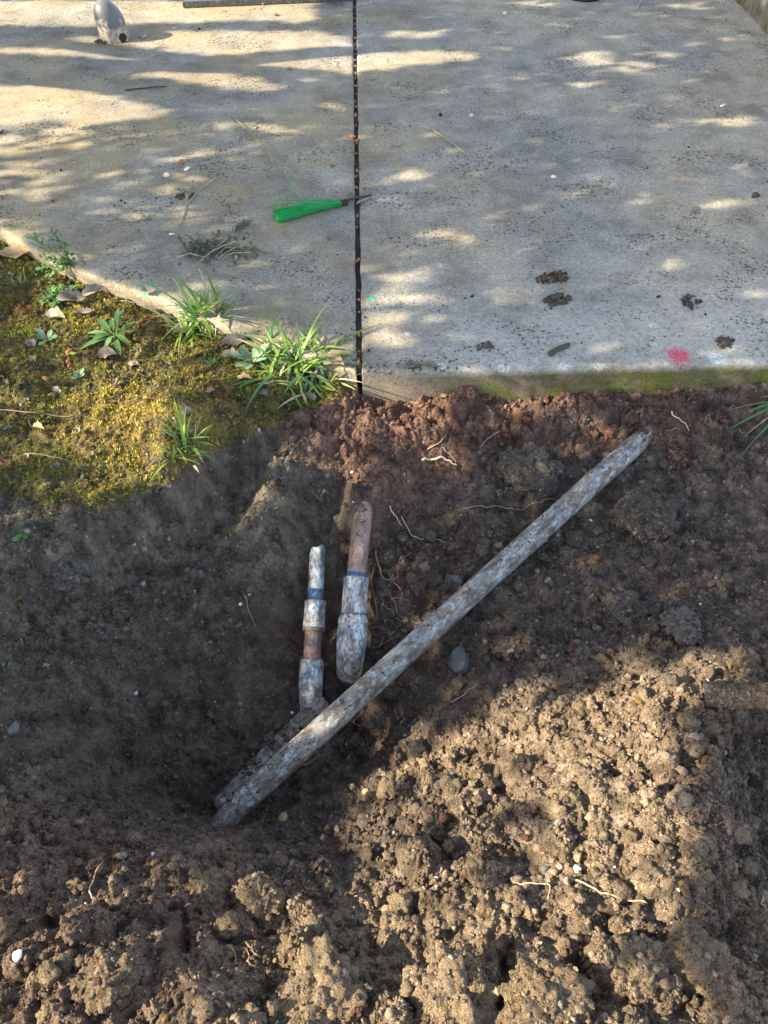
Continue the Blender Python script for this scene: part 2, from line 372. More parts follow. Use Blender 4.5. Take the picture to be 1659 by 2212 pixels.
for args in ((-12, fx[0]+.001, -8, 9, 180, 260), (fx[-1]-.001, 12, -8, 9, 180, 260), (fx[0], fx[-1], -8, fy[0]+.001, 160, 160), (fx[0], fx[-1], fy[-1]-.001, 9, 100, 60)):
    v3, q3 = coarse(*args)
    Q2 = np.concatenate([Q2, q3+len(V2)]); V2 = np.concatenate([V2, v3])
    nn = fbm(v3[:,0], v3[:,1], 6, 3, 14)[:, None]
    TC2 = np.concatenate([TC2, np.array([[.13,.105,.075]])*(1+.3*nn)])
me = fast_mesh('ground', V2, Q2)
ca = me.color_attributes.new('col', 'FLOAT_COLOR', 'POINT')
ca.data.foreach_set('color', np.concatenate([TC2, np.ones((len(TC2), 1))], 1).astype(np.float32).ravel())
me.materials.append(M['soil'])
ground = link(bpy.data.objects.new('ground', me)); ground['kind'] = 'structure'

def on_slab(x, y): return (y > yfront(np.array([x]))[0]+0.003)
def G(u, v, lift=0.0):
    """point where the sight line through (u, v) meets the pavement or the soil"""
    d = ray(u, v); t = np.linspace(0.7, 7.0, 4000)
    x, y, z = d[0]*t, d[1]*t, CAM_H+d[2]*t
    s = np.where(y > yfront(x)+0.003, 0.0, terrain(x, y))
    k = np.argmax(z <= s)
    return Vector((x[k], y[k], s[k]+lift))
def surf(x, y):
    return 0.0 if on_slab(x, y) else float(terrain(np.array([x]), np.array([y]))[0])

# ------------------------------------------------------------------ pavement
def concrete_material():
    m, nt, b = mat('concrete', 0.9, 0.25)
    P = nt.nodes.new('ShaderNodeNewGeometry').outputs['Position']
    big = noise_(nt, P, 1.3, 4, 0.6); mid = noise_(nt, P, 7, 5, 0.65); fine = noise_(nt, P, 90, 6, 0.75)
    c = ramp(nt, big, [(0.35, (.26,.245,.22)), (0.48, (.35,.325,.28)), (0.62, (.41,.36,.275))])
    c = mixc(nt, 1.0, c, ramp(nt, mid, [g1(.3, .60), g1(.5, .95), g1(.7, 1.18)]), 'MULTIPLY')
    c = mixc(nt, 1.0, c, ramp(nt, fine, [g1(.28, .55), g1(.5, 1.0), g1(.72, 1.35)]), 'MULTIPLY')
    # ochre bloom towards the back left, paler scoured band along the broken front
    sx = nt.nodes.new('ShaderNodeSeparateXYZ'); L(nt, P, sx.inputs[0])
    och = math_(nt, 'MULTIPLY', ramp(nt, sx.outputs[1], [g1(0, 0), g1(.02, 1)]), ramp(nt, noise_(nt, P, 2.2, 4), [g1(.42, 0), g1(.62, 1)]))
    xo = N(nt, 'ShaderNodeMapRange', i_1=.6, i_2=-.5, i_3=.12, i_4=.5); L(nt, sx.outputs[0], xo.inputs[0])
    c = mixc(nt, math_(nt, 'MULTIPLY', och, xo.outputs[0]), c, (.44,.32,.15))
    # exposed aggregate speckle
    vc = N_sep(nt, voro(nt, P, 240, out='Color'))
    spk = ramp(nt, vc, [g1(0, .62), g1(.35, .95), g1(.8, 1.05), g1(.95, 1.5)])
    c = mixc(nt, .55, c, mixc(nt, 1.0, c, spk, 'MULTIPLY'))
    # front band
    yb = N(nt, 'ShaderNodeMapRange', i_1=J0.y+.60, i_2=J0.y+.05); L(nt, sx.outputs[1], yb.inputs[0])
    xb = N(nt, 'ShaderNodeMapRange', i_1=-.1, i_2=.25); L(nt, sx.outputs[0], xb.inputs[0])
    band = math_(nt, 'MULTIPLY', math_(nt, 'MULTIPLY', yb.outputs[0], xb.outputs[0]), ramp(nt, noise_(nt, P, 45, 5, .75), [g1(.38, .15), g1(.6, 1)]))
    c = mixc(nt, math_(nt, 'MULTIPLY', band, .72), c, (.53,.52,.49))
    # weather stain blotches and pock holes that sit in clusters
    st = ramp(nt, noise_(nt, mapping(nt, P, loc=(3.1, 1.7, 0)), 3.2, 5, .7), [g1(.50, 0), g1(.68, 1)])
    c = mixc(nt, math_(nt, 'MULTIPLY', st, .5), c, (.15,.13,.105))
    clus = ramp(nt, noise_(nt, mapping(nt, P, loc=(9.3, 4.1, 0)), 4.3, 3, .6), [g1(.43, .13), g1(.62, 1.05)])
    pv = voro(nt, P, 62); psz = noise_(nt, P, 33, 2)
    pits = math_(nt, 'LESS_THAN', pv, math_(nt, 'MULTIPLY', math_(nt, 'MULTIPLY', clus, psz), .62))
    pv2 = voro(nt, P, 150)
    pits2 = math_(nt, 'LESS_THAN', pv2, math_(nt, 'MULTIPLY', clus, .30))
    pit = math_(nt, 'MAXIMUM', pits, math_(nt, 'MULTIPLY', pits2, .8))
    c = mixc(nt, math_(nt, 'MULTIPLY', pit, .72), c, (.055,.05,.042))
    # paint marks
    def spot(u, v, r, col, amt, th=.45, sc=70):
        nonlocal c
        p = W(u, v)
        d = N(nt, 'ShaderNodeVectorMath', operation='DISTANCE'); L(nt, P, d.inputs[0]); d.inputs[1].default_value = tuple(p)
        f = N(nt, 'ShaderNodeMapRange', i_1=r, i_2=r*.35); L(nt, d.outputs['Value'], f.inputs[0])
        e = math_(nt, 'MULTIPLY', ramp(nt, math_(nt, 'ADD', math_(nt, 'MULTIPLY', f.outputs[0], .34), noise_(nt, P, sc, 7, .85)), [g1(th+.32, 0), g1(th+.37, 1)]), amt)
        e = math_(nt, 'MULTIPLY', e, math_(nt, 'GREATER_THAN', f.outputs[0], 0.001))
        c = mixc(nt, e, c, col)
    spot(1466, 768, .062, (.62,.06,.11), .88, .44, 130)
    spot(1548, 772, .05, (.62,.72,.80), .85, .50, 120); spot(1415, 745, .02, (.7,.75,.78), .8, .50, 120)
    spot(1300, 795, .05, (.75,.77,.75), .85, .50, 120); spot(1090, 796, .04, (.75,.77,.75), .8, .50, 120); spot(1220, 792, .045, (.75,.77,.78), .8, .50, 120)
    spot(880, 722, .025, (.72,.78,.8), .8, .50, 120); spot(955, 790, .03, (.7,.74,.75), .7, .50, 120); spot(1410, 703, .03, (.7,.74,.75), .8, .50, 120)
    spot(318, 622, .045, (.02,.50,.20), .92, .38, 110); spot(801, 645, .014, (.02,.5,.25), .8, .3)
    # sides: soil-stained, green with algae
    nz = nt.nodes.new('ShaderNodeNewGeometry').outputs['Normal']; sn = nt.nodes.new('ShaderNodeSeparateXYZ'); L(nt, nz, sn.inputs[0])
    dep = N(nt, 'ShaderNodeMapRange', i_1=-.010, i_2=-.030); L(nt, sx.outputs[2], dep.inputs[0])
    alg = ramp(nt, noise_(nt, P, 12, 5, .7), [(.36, (.17,.125,.09)), (.5, (.125,.115,.04)), (.66, (.14,.16,.02))])
    xg = N(nt, 'ShaderNodeMapRange', i_1=.05, i_2=.35); L(nt, sx.outputs[0], xg.inputs[0])
    alg = mixc(nt, xg.outputs[0], (.30,.245,.18), alg)
    alg = mixc(nt, 1.0, alg, ramp(nt, fine, [g1(.28, .55), g1(.5, 1.0), g1(.72, 1.35)]), 'MULTIPLY')
    c = mixc(nt, math_(nt, 'MULTIPLY', dep.outputs[0], ramp(nt, noise_(nt, P, 30, 4), [g1(.2, .7), g1(.5, 1)])), c, alg)
    L(nt, c, b.inputs['Base Color'])
    p = bump(nt, b, noise_(nt, P, 55, 8, .78), .55, .012)
    p = bump(nt, b, math_(nt, 'SUBTRACT', 1.0, pit), .7, .004, p)
    bump(nt, b, voro(nt, P, 240), .35, .003, p)
    return m
M['concrete'] = concrete_material()
RND = 0.010
prof = [(0.0, -0.14), (0.0, -0.07), (0.0, -0.03), (0.0, -RND), (RND*.12, -RND*.5), (RND*.4, -RND*.18), (RND*1.0, -0.0008)]   # (inset, z)
def make_slab(xa, xb, side):
    """side -1: joint lies at its right end, +1: joint lies at its left end"""
    step = 0.013
    offs = np.arange(0.03, abs(xb-xa), step) if abs(xb-xa) < 4 else np.concatenate([np.arange(0.03, 2.4, step), np.linspace(2.5, abs(xb-xa), 30)])
    so = np.concatenate([[p[0] for p in prof], offs]); sz = np.concatenate([[p[1] for p in prof], offs*0])
    to = np.concatenate([[p[0] for p in prof], np.arange(0.02, 3.9, step), np.linspace(4.0, SLAB_BACK-1.0, 20)]); tz = np.concatenate([[p[1] for p in prof], np.zeros(len(to)-len(prof))])
    S, T = np.meshgrid(so, to); SZ, TZ = np.meshgrid(sz, tz)
    wob = 0.0025*perlin(T*11, T*0+side*3.1, 51)+0.0012*perlin(T*55, T*0+side*1.7, 52)
    x0 = side*(GAP/2+S+np.where(S < .03, wob, 0))
    y = yfront(J0.x+x0)+T
    x = xj(y)+x0
    z = np.minimum(SZ, TZ)
    fl = (S > .02) & (T > .015)
    z = z+np.where(fl, 0.0016*fbm(x, y, 5, 3, 61)+0.0006*fbm(x, y, 45, 2, 62), 0)
    # small chips out of the front arris
    ch = (perlin(x*33, x*0+side*9.0, 63) > .42) & (T < .009) & (TZ > -.02)
    z = np.where(ch, z-.005, z)
    ny_, nx_ = S.shape; i = np.arange(ny_*nx_).reshape(ny_, nx_)
    q = np.stack([i[:-1,:-1], i[:-1,1:], i[1:,1:], i[1:,:-1]], -1).reshape(-1, 4)
    if side < 0: q = q[:, ::-1]
    me = fast_mesh('slab', np.stack([x, y, z], -1).reshape(-1, 3), q); me.materials.append(M['concrete'])
    return bpy.data.objects.new('slab', me)
pav = empty('pavement', (0, 0, 0)); pav['kind'] = 'structure'
link(make_slab(0, 6, +1), pav); link(make_slab(0, 9, -1), pav)
# packed dark grit at the bottom of the joint
ys = np.linspace(J0.y-.0, SLAB_BACK, 900)
jv = []; jf = []
for k, y in enumerate(ys):
    zc = -0.010+0.008*float(perlin(np.array([y*14]), np.array([.5]), 3)[0])+0.003*float(perlin(np.array([y*70]), np.array([.5]), 4)[0])
    for s in (-1.4, -.5, 0, .5, 1.4): jv.append((xj(y)+s*GAP/2, y, zc-.002*abs(s)))
    if k:
        for q in range(4): a = 5*(k-1)+q; jf.append((a, a+1, a+6, a+5))
mesh_obj('joint_grit', jv, jf, M['dark_debris_and_shade'], pav)
# ------------------------------------------------------------------ tree beside the pavement that throws the shade
LIT = [  # sunlit openings on the ground, in view coordinates
 [(-300,0),(690,0),(690,45),(500,48),(350,50),(200,58),(-300,55)],
 [(60,78),(220,78),(240,88),(310,88),(360,66),(480,64),(700,66),(760,80),(770,98),(560,115),(450,122),(400,118),(300,101)],
 [(530,140),(600,128),(770,112),(900,108),(1045,112),(1040,125),(900,142),(850,152),(780,152),(770,170),(640,150)],
 [(-300,94),(130,104),(345,131),(280,133),(100,118),(-300,112)],
 [(-300,140),(150,146),(250,156),(420,158),(470,153),(560,168),(612,185),(600,200),(480,192),(330,168),(150,150),(-300,144)],
 [(395,206),(480,212),(600,222),(738,230),(730,248),(680,251),(560,236),(440,221)],
 [(-300,172),(120,185),(250,205),(330,228),(400,236),(340,258),(200,268),(-300,262)],
 [(140,895),(300,865),(430,870),(510,915),(480,1005),(330,1025),(200,1005)],
 [(690,835),(830,830),(985,845),(1005,940),(960,1020),(880,1010),(800,1010),(765,1085),(690,1060),(560,1068),(520,1030),(600,960),(690,930)],
 [(1700,1385),(1500,1425),(1330,1435),(1150,1490),(1000,1555),(850,1640),(790,1720),(720,1850),(640,1880),(520,1830),(400,1850),(250,1860),(130,1900),(-200,1900),(-200,2600),(1900,2600),(1900,2060),(1660,2060),(1560,1985),(1640,1900),(1600,1700),(1560,1580),(1700,1520)],
]
LIT_E = [  # u, v, half-width, half-height, strength
 (60,300,260,45,.72),(60,390,200,70,.62),(330,460,130,34,.72),(600,282,80,20,.55),(400,325,150,24,.55),(280,390,200,40,.45),(200,565,80,30,.7),(30,500,90,40,.75),(480,270,90,18,.5),
 (910,75,90,12,.9),(1160,10,70,9,.9),(1245,40,30,6,.9),(1480,13,80,8,.9),(1285,132,66,24,.86),(1385,145,56,18,.82),(1440,118,46,14,.84),(1505,102,24,8,.9),(1278,180,48,10,.9),(1332,79,36,6,.8),
 (1470,257,30,9,.8),(1585,264,90,14,.8),(1640,370,34,15,.78),(1495,386,44,13,.7),(905,270,32,9,.7),(885,380,72,20,.72),(928,440,22,9,.7),(1405,430,54,15,.66),(1560,437,38,13,.62),(995,515,76,22,.72),
 (890,595,100,24,.78),(870,640,80,30,.78),(1115,635,66,20,.72),(920,690,110,18,.8),(845,735,55,45,1),(800,590,25,30,.9),(802,690,28,70,.9),
 (570,620,46,10,.9),(550,705,60,16,.9),(690,740,100,28,.9),(205,592,26,12,.8),(600,575,50,14,.5),(650,655,60,14,.6),
 (180,700,250,95,.93),(420,690,130,80,.95),(640,780,140,80,1),(280,810,300,95,.92),(120,610,120,60,.75),(30,570,60,40,.8),(60,870,170,90,.86),(120,960,180,75,.82),(220,1040,260,60,.62),(60,1110,140,60,.5),
 (1180,872,130,34,.9),(1270,945,80,42,.8),(1060,900,70,40,.75),(900,1120,60,30,.4),(600,1120,120,40,.45),(60,1240,90,80,.35),(700,1250,25,60,.4)]
def lit_field(u, v, x, y):
    p = np.zeros(u.shape); wob = sstep(850, 1000, v); u0, v0 = u, v
    u = u+wob*60*fbm(x, y, 7, 3, 203); v = v+wob*60*fbm(x, y, 7, 3, 204)
    for poly in LIT: p = np.maximum(p, inpoly(u, v, poly).astype(float))
    n = fbm(x, y, 11, 2, 201); p = p*(1-.35*wob*sstep(.25, .7, fbm(x, y, 6, 3, 205))); u, v = u0, v0
    for cu, cv, ru, rv, s in LIT_E:
        d = 1-np.sqrt(((u-cu)/ru)**2+((v-cv)/rv)**2)
        p = np.maximum(p, s*sstep(-.25, .55, d+.22*n))
    big = (u > -20) & (u < IW+20) & (v > -20) & (v < IH+20)
    out = .45*sstep(.1, .6, fbm(x, y, 3, 3, 202))
    return np.where(big, p, np.maximum(p, out))
tree = tag(empty('shade_tree', (-3.2, 3.6, 0)), 'leafy tree with several slim trunks growing beside the pavement', 'tree')
def tube(path, radii, seg=10, cap=True, phase=0.0):
    V, F = [], []; n = len(path); up = Vector((0.13, 0.21, 0.97))
    prevx = None
    for i, p in enumerate(path):
        t = (Vector(path[min(i+1, n-1)])-Vector(path[max(i-1, 0)])).normalized()
        if prevx is None:
            a = up if abs(t.dot(up)) < .95 else Vector((1, 0, 0)); bx = t.cross(a).normalized()
        else: bx = (prevx-t*prevx.dot(t)).normalized()
        prevx = bx; by = t.cross(bx)
        r = radii[i] if hasattr(radii, '__len__') else radii
        for k in range(seg):
            a = 2*math.pi*k/seg+phase; V.append(Vector(p)+bx*(math.cos(a)*r)+by*(math.sin(a)*r))
    for i in range(n-1):
        for k in range(seg):
            a, b = i*seg+k, i*seg+(k+1) % seg; F.append((a, b, b+seg, a+seg))
    if cap: F += [tuple(range(seg))[::-1], tuple((n-1)*seg+k for k in range(seg))]
    return V, F
XT = -3.2
for pts in ([(0,68,20),(200,68,19),(360,59,13),(480,56,11),(760,58,12)], [(0,87,14),(140,96,14),(300,117,18),(420,131,20),(540,131,20),(770,114,10)],
            [(0,127,15),(200,135,16),(400,145,22),(560,151,18),(700,160,14),(770,175,12)], [(0,157,30),(200,180,28),(400,203,28),(600,224,22),(780,262,16)]):
    path, rad = [], []
    for u, v, w in pts:
        g = W(u, v); dy = W(u, v-w/2).y-W(u, v+w/2).y
        t = (XT-g.x)/TO_SUN.x; path.append(g+TO_SUN*t); rad.append(dy*.5)
    d = path[0]-path[1]; k = (path[0].z+.15)/abs(d.z); k = min(k, 3.0)
    foot = path[0]+d*k; foot.z = -.15; path.insert(0, foot); rad.insert(0, rad[0]*1.25)
    d = path[-1]-path[-2]; path.append(path[-1]+d*1.2+Vector((-.2, 0, .3))); rad.append(rad[-1]*.5)
    V, F = tube(path, rad, 12); reparent(mesh_obj('trunk', V, F, M['bark']), tree)
nL = 80000
gx = rng.uniform(-3.0, 2.4, nL); gy = rng.uniform(-.5, 6.5, nL)
gz = np.where(gy > yfront(gx), 0.0, bil(fx, fy, Z, gx, gy))
lu, lv = proj(gx, gy, gz)
keep = rng.random(nL) > lit_field(lu, lv, gx, gy)**.75
gx, gy, gz = gx[keep], gy[keep], gz[keep]
blk = np.zeros(len(gx), bool)                       # ground the banks already shade needs no leaf above it
for _t in np.linspace(.03, .9, 30):
    qx, qy, qz = gx+TO_SUN.x*_t, gy+TO_SUN.y*_t, gz+TO_SUN.z*_t
    blk |= np.where(qy > yfront(qx), 0.0, bil(fx, fy, Z, qx, qy)) > qz+.012
gx, gy, gz = gx[~blk], gy[~blk], gz[~blk]
hh = 1.5+2.2*rng.random(len(gx))**1.2; tt = (hh-gz)/TO_SUN.z
CX = np.stack([gx, gy, gz], -1)+np.array(TO_SUN)[None]*tt[:, None]
nk = len(CX); a1 = rng.uniform(0, 2*math.pi, nk)
nrm = rng.normal(size=(nk, 3))*.55+np.array(TO_SUN)*.8; nrm /= np.linalg.norm(nrm, axis=1)[:, None]
tx = np.cross(nrm, np.stack([np.cos(a1), np.sin(a1), a1*0+.3], -1)); tx /= np.linalg.norm(tx, axis=1)[:, None]; ty = np.cross(nrm, tx)
Ls = rng.uniform(.055, .095, nk)[:, None]*.5; Ws = Ls*.55
LV = np.stack([CX-tx*Ls, CX-ty*Ws+nrm*.004, CX+tx*Ls, CX+ty*Ws+nrm*.004], 1).reshape(-1, 3)
me = fast_mesh('crown', LV, np.arange(len(LV)).reshape(-1, 4)); me.materials.append(M['tree_leaf'])
reparent(link(bpy.data.objects.new('crown', me)), tree)

# ------------------------------------------------------------------ clod, crumb and pebble shapes
def lump(sub, seed, amp=.35, f=1.6, flat=1.0, oct=4, ang=0.0):
    bm = bmesh.new(); bmesh.ops.create_icosphere(bm, subdivisions=sub, radius=1.0)
    off = Vector((seed*3.7, seed*1.3, seed*7.1))
    for v in bm.verts:
        p = v.co.normalized(); d = 0; a = amp; ff = f
        for k in range(oct):
            nval = mnoise.noise(p*ff+off)
            d += a*(nval if ang < .5 else (0.5-abs(nval)*2))
            a *= .52; ff *= 2.1
        if ang >= .25: d -= .18*max(0, mnoise.noise(p*.9+off*2))
        v.co = p*(1+d); v.co.z *= flat
    V = [v.co.copy() for v in bm.verts]; F = [tuple(x.index for x in f_.verts) for f_ in bm.faces]
    bm.free(); return V, F
def cluster(n, seed, rx=1, ry=1, rz=1, rs=(.22,.42), sub=1):
    r = random.Random(seed); V, F = [], []
    for k in range(n):
        while True:
            p = Vector((r.uniform(-1, 1), r.uniform(-1, 1), r.uniform(-1, 1)))
            if p.length < 1: break
        s = r.uniform(*rs); v, f = lump(sub, seed*31+k, .28, 1.4, r.uniform(.7, 1))
        b = len(V); V += [Vector((p.x*rx, p.y*ry, p.z*rz))+q*s for q in v]; F += [tuple(i+b for i in t) for t in f]
    return V, F
crumb_src = bpy.data.collections.new('crumb_shapes')
def add_src(coll, name, V, F, m):
    me = bpy.data.meshes.new(name); me.from_pydata([tuple(v) for v in V], [], F); me.shade_smooth(); me.materials.append(m)
    coll.objects.link(bpy.data.objects.new(name, me))
for k in range(4): add_src(crumb_src, 'crumb_a%d' % k, *lump(2, k+1, .62, 1.9, .8), M['crumb'])
for k in range(4): add_src(crumb_src, 'crumb_b%d' % k, *cluster(11, k+40, .8, .7, .55, (.22,.5), 1), M['crumb'])
def scatter(name, P, R, S, C, I, coll, label=None):
    me = bpy.data.meshes.new(name); me.vertices.add(len(P)); me.vertices.foreach_set('co', np.ascontiguousarray(P, np.float32).ravel())
    for nm, ty, arr, key in (('rot', 'FLOAT_VECTOR', R, 'vector'), ('scl', 'FLOAT_VECTOR', S, 'vector')):
        at = me.attributes.new(nm, ty, 'POINT'); at.data.foreach_set(key, np.ascontiguousarray(arr, np.float32).ravel())
    at = me.attributes.new('pick', 'INT', 'POINT'); at.data.foreach_set('value', np.ascontiguousarray(I, np.int32))
    at = me.attributes.new('col', 'FLOAT_COLOR', 'POINT'); at.data.foreach_set('color', np.concatenate([C, np.ones((len(C), 1))], 1).astype(np.float32).ravel())
    o = link(bpy.data.objects.new(name, me)); o['kind'] = 'stuff'
    if label: o['label'] = label
    ng = bpy.data.node_groups.new(name, 'GeometryNodeTree')
    ng.interface.new_socket('Geometry', in_out='INPUT', socket_type='NodeSocketGeometry'); ng.interface.new_socket('Geometry', in_out='OUTPUT', socket_type='NodeSocketGeometry')
    gi = ng.nodes.new('NodeGroupInput'); go = ng.nodes.new('NodeGroupOutput')
    ip = ng.nodes.new('GeometryNodeInstanceOnPoints'); ci = ng.nodes.new('GeometryNodeCollectionInfo')
    ci.inputs[0].default_value = coll; ci.inputs['Separate Children'].default_value = True; ci.inputs['Reset Children'].default_value = True
    def at_(nm, ty):
        n = ng.nodes.new('GeometryNodeInputNamedAttribute'); n.data_type = ty; n.inputs[0].default_value = nm; return n.outputs[0]
    ng.links.new(gi.outputs[0], ip.inputs['Points']); ng.links.new(ci.outputs[0], ip.inputs['Instance'])
    ip.inputs['Pick Instance'].default_value = True
    ng.links.new(at_('pick', 'INT'), ip.inputs['Instance Index'])
    e2r = ng.nodes.new('FunctionNodeEulerToRotation'); ng.links.new(at_('rot', 'FLOAT_VECTOR'), e2r.inputs[0]); ng.links.new(e2r.outputs[0], ip.inputs['Rotation'])
    ng.links.new(at_('scl', 'FLOAT_VECTOR'), ip.inputs['Scale']); ng.links.new(ip.outputs[0], go.inputs[0])
    md = o.modifiers.new('scatter', 'NODES'); md.node_group = ng
    return o
def powerlaw(n, r0, r1, p):
    u = rng.random(n); return r0*(1-u*(1-(r0/r1)**p))**(-1/p)
def crumb_colours(x, y, z):
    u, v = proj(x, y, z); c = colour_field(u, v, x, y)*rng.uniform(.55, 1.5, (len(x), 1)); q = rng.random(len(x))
    c[q < .022] = [.44,.40,.34]; c[(q > .022) & (q < .036)] = [.36,.23,.08]; c[(q > .036) & (q < .050)] = [.20,.105,.075]
    return c
def scatter_crumbs(name, n, r0, r1, p, dens, label):
    xs = rng.uniform(X0+.02, X1-.02, n*3); ys = rng.uniform(Y0+.01, 2.3, n*3)
    i = ((xs-X0)/D).astype(int).clip(0, nx-1); j = ((ys-Y0)/D).astype(int).clip(0, ny-1)
    k = (rng.random(n*3) < dens[j, i]) & (ys < yfront(xs)-.004)
    xs, ys = xs[k][:n], ys[k][:n]; r = powerlaw(len(xs), r0, r1, p); zs = terrain(xs, ys)+r*.30
    P = np.stack([xs, ys, zs], -1); R = rng.uniform(0, 6.28, P.shape); S = r[:, None]*rng.uniform(.75, 1.25, P.shape)
    scatter(name, P, R, S, crumb_colours(xs, ys, zs), rng.integers(0, 8, len(xs)), crumb_src, label)
scatter_crumbs('soil_crumbs', 64000, .0016, .012, 2.7, (.18+crumb_w*(.25+.75*spoil_m)).clip(0, 1), 'fine loose soil crumbs strewn over the dug earth')
scatter_crumbs('soil_grains', 64000, .0013, .009, 2.6, (1-.75*moss_m)*(.35+.65*(1-spoil_m)), 'fine grit and soil grains on the trench walls')

slope_d = (ell(FU, FV, 1180, 1300, 420, 230)+ell(FU, FV, 760, 1690, 240, 130)+.5*ell(FU, FV, 1300, 1050, 380, 160)).clip(0, 1)*(1-moss_m)
scatter_crumbs('slope_crumbs', 3600, .0042, .015, 2.3, slope_d*(.25+.75*patch), 'rounded dark soil crumbs covering the slope right of the long pipe')
# ------------------------------------------------------------------ moss
M['moss'] = None
m, nt, b = mat('moss', .9, .15)
a = N(nt, 'ShaderNodeAttribute', attribute_name='col', attribute_type='INSTANCER'); L(nt, a.outputs['Color'], b.inputs['Base Color']); M['moss'] = m
moss_src = bpy.data.collections.new('moss_shapes')
for s in range(4):
    r = random.Random(s); V, F = [], []
    for k in range(9):
        az, ln, tilt = r.uniform(0, 6.28), r.uniform(.6, 1.2), r.uniform(.1, .9)
        d = Vector((math.cos(az)*tilt, math.sin(az)*tilt, 1)).normalized()*ln; w = Vector((-math.sin(az), math.cos(az), 0))*.14
        o_ = Vector((r.uniform(-.5, .5), r.uniform(-.5, .5), 0)); n0 = len(V)
        V += [o_-w*.5, o_+w*.5, o_+d*.6+w, o_+d*.6-w, o_+d]; F += [(n0, n0+1, n0+2, n0+3), (n0+3, n0+2, n0+4)]
    add_src(moss_src, 'moss_%d' % s, V, F, M['moss'])
n = 60000
xs = rng.uniform(X0+.01, .0, n); ys = rng.uniform(1.0, 2.32, n)
i = ((xs-X0)/D).astype(int).clip(0, nx-1); j = ((ys-Y0)/D).astype(int).clip(0, ny-1)
pn = fbm(xs, ys, 14, 3, 301)
k = (rng.random(n) < (moss_m[j, i]*(.55+.9*pn)).clip(0, 1)) & (ys < yfront(xs)-.002)
xs, ys, pn = xs[k], ys[k], pn[k]; zs = terrain(xs, ys)-.001
pc = fbm(xs, ys, 5, 3, 302)*.8+.45*ell(*proj(xs, ys, zs), 300, 930, 220, 100)+rng.normal(size=len(xs))*.18  # ellipse turns more tufts gold, painting in the sunlit patch
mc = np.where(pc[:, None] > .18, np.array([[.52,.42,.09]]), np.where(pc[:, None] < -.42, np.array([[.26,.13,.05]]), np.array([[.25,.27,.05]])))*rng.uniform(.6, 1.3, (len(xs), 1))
S = (rng.uniform(.0035, .008, len(xs)))[:, None]*np.array([[1.1, 1.1, 1.0]])
scatter('moss', np.stack([xs, ys, zs], -1), np.stack([rng.normal(size=len(xs))*.2, rng.normal(size=len(xs))*.2, rng.uniform(0, 6.28, len(xs))], -1), S, mc, rng.integers(0, 4, len(xs)), moss_src, 'green and golden moss carpet on the bank beside the pavement')

# crumbs and grit swept onto the pavement
n = 900
us = rng.uniform(0, IW, n); vs = 30+760*rng.random(n)**.8
P = np.array([W(a_, b_) for a_, b_ in zip(us, vs)]); ok = P[:, 1] > yfront(P[:, 0])+.02; cl = fbm(P[:, 0], P[:, 1], 5, 2, 66)+rng.normal(size=n)*.3 > .1
P = P[ok & cl]; r = powerlaw(len(P), .0012, .006, 2.0); P[:, 2] = r*.3
cc = np.where(rng.random((len(P), 1)) < .12, np.array([[.5,.48,.44]]), np.array([[.06,.048,.038]]))
scatter('pavement_grit', P, rng.uniform(0, 6.28, P.shape), r[:, None]*rng.uniform(.6, 1.4, P.shape), cc, rng.integers(0, 8, len(P)), crumb_src, 'dark grit and tiny crumbs strewn on the concrete')

# ------------------------------------------------------------------ clods and stones, each its own thing
clod_meshes = {}
def clod_material(name, c1, c2):
    m, nt, b = mat(name, .95, .15); P_ = nt.nodes.new('ShaderNodeNewGeometry').outputs['Position']
    c = ramp(nt, noise_(nt, P_, 70, 6, .75), [(.3, c1), (.68, c2)])
    oi = nt.nodes.new('ShaderNodeObjectInfo').outputs['Random']
    c = mixc(nt, 1.0, c, math_(nt, 'ADD', math_(nt, 'MULTIPLY', oi, .4), .8), 'MULTIPLY')
    sp = ramp(nt, N_sep(nt, voro(nt, P_, 230, out='Color')), [g1(.94, 0), g1(.95, 1)])
    c = mixc(nt, math_(nt, 'MULTIPLY', sp, .5), c, (.42,.37,.30)); L(nt, c, b.inputs['Base Color'])
    p_ = bump(nt, b, noise_(nt, P_, 160, 6, .75), 1.0, .012); bump(nt, b, voro(nt, P_, 260), .8, .006, p_); return m
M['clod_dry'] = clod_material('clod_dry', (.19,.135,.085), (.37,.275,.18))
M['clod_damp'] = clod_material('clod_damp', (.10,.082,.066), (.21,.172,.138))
M['clod_grey'] = clod_material('clod_grey', (.125,.108,.092), (.25,.22,.185))
M['clod_brown'] = clod_material('clod_brown', (.085,.058,.042), (.17,.118,.085))
M['clod_red'] = clod_material('clod_red', (.14,.062,.044), (.25,.125,.09))
def lumpy(seed, sub=4):
    V, F = lump(sub, seed, .42, 1.3, .85, 6); off = Vector((seed, 2.2, 5.5))
    out = []
    for v in V:
        c = mnoise.cell_vector(v*3.1+off); d = mnoise.voronoi(v*2.6+off)[0][0]
        out.append(v*(1.04-.30*min(d, .9)**1.6+.07*mnoise.noise(v*7+off)+.04*mnoise.noise(v*17+off)))
    return out, F
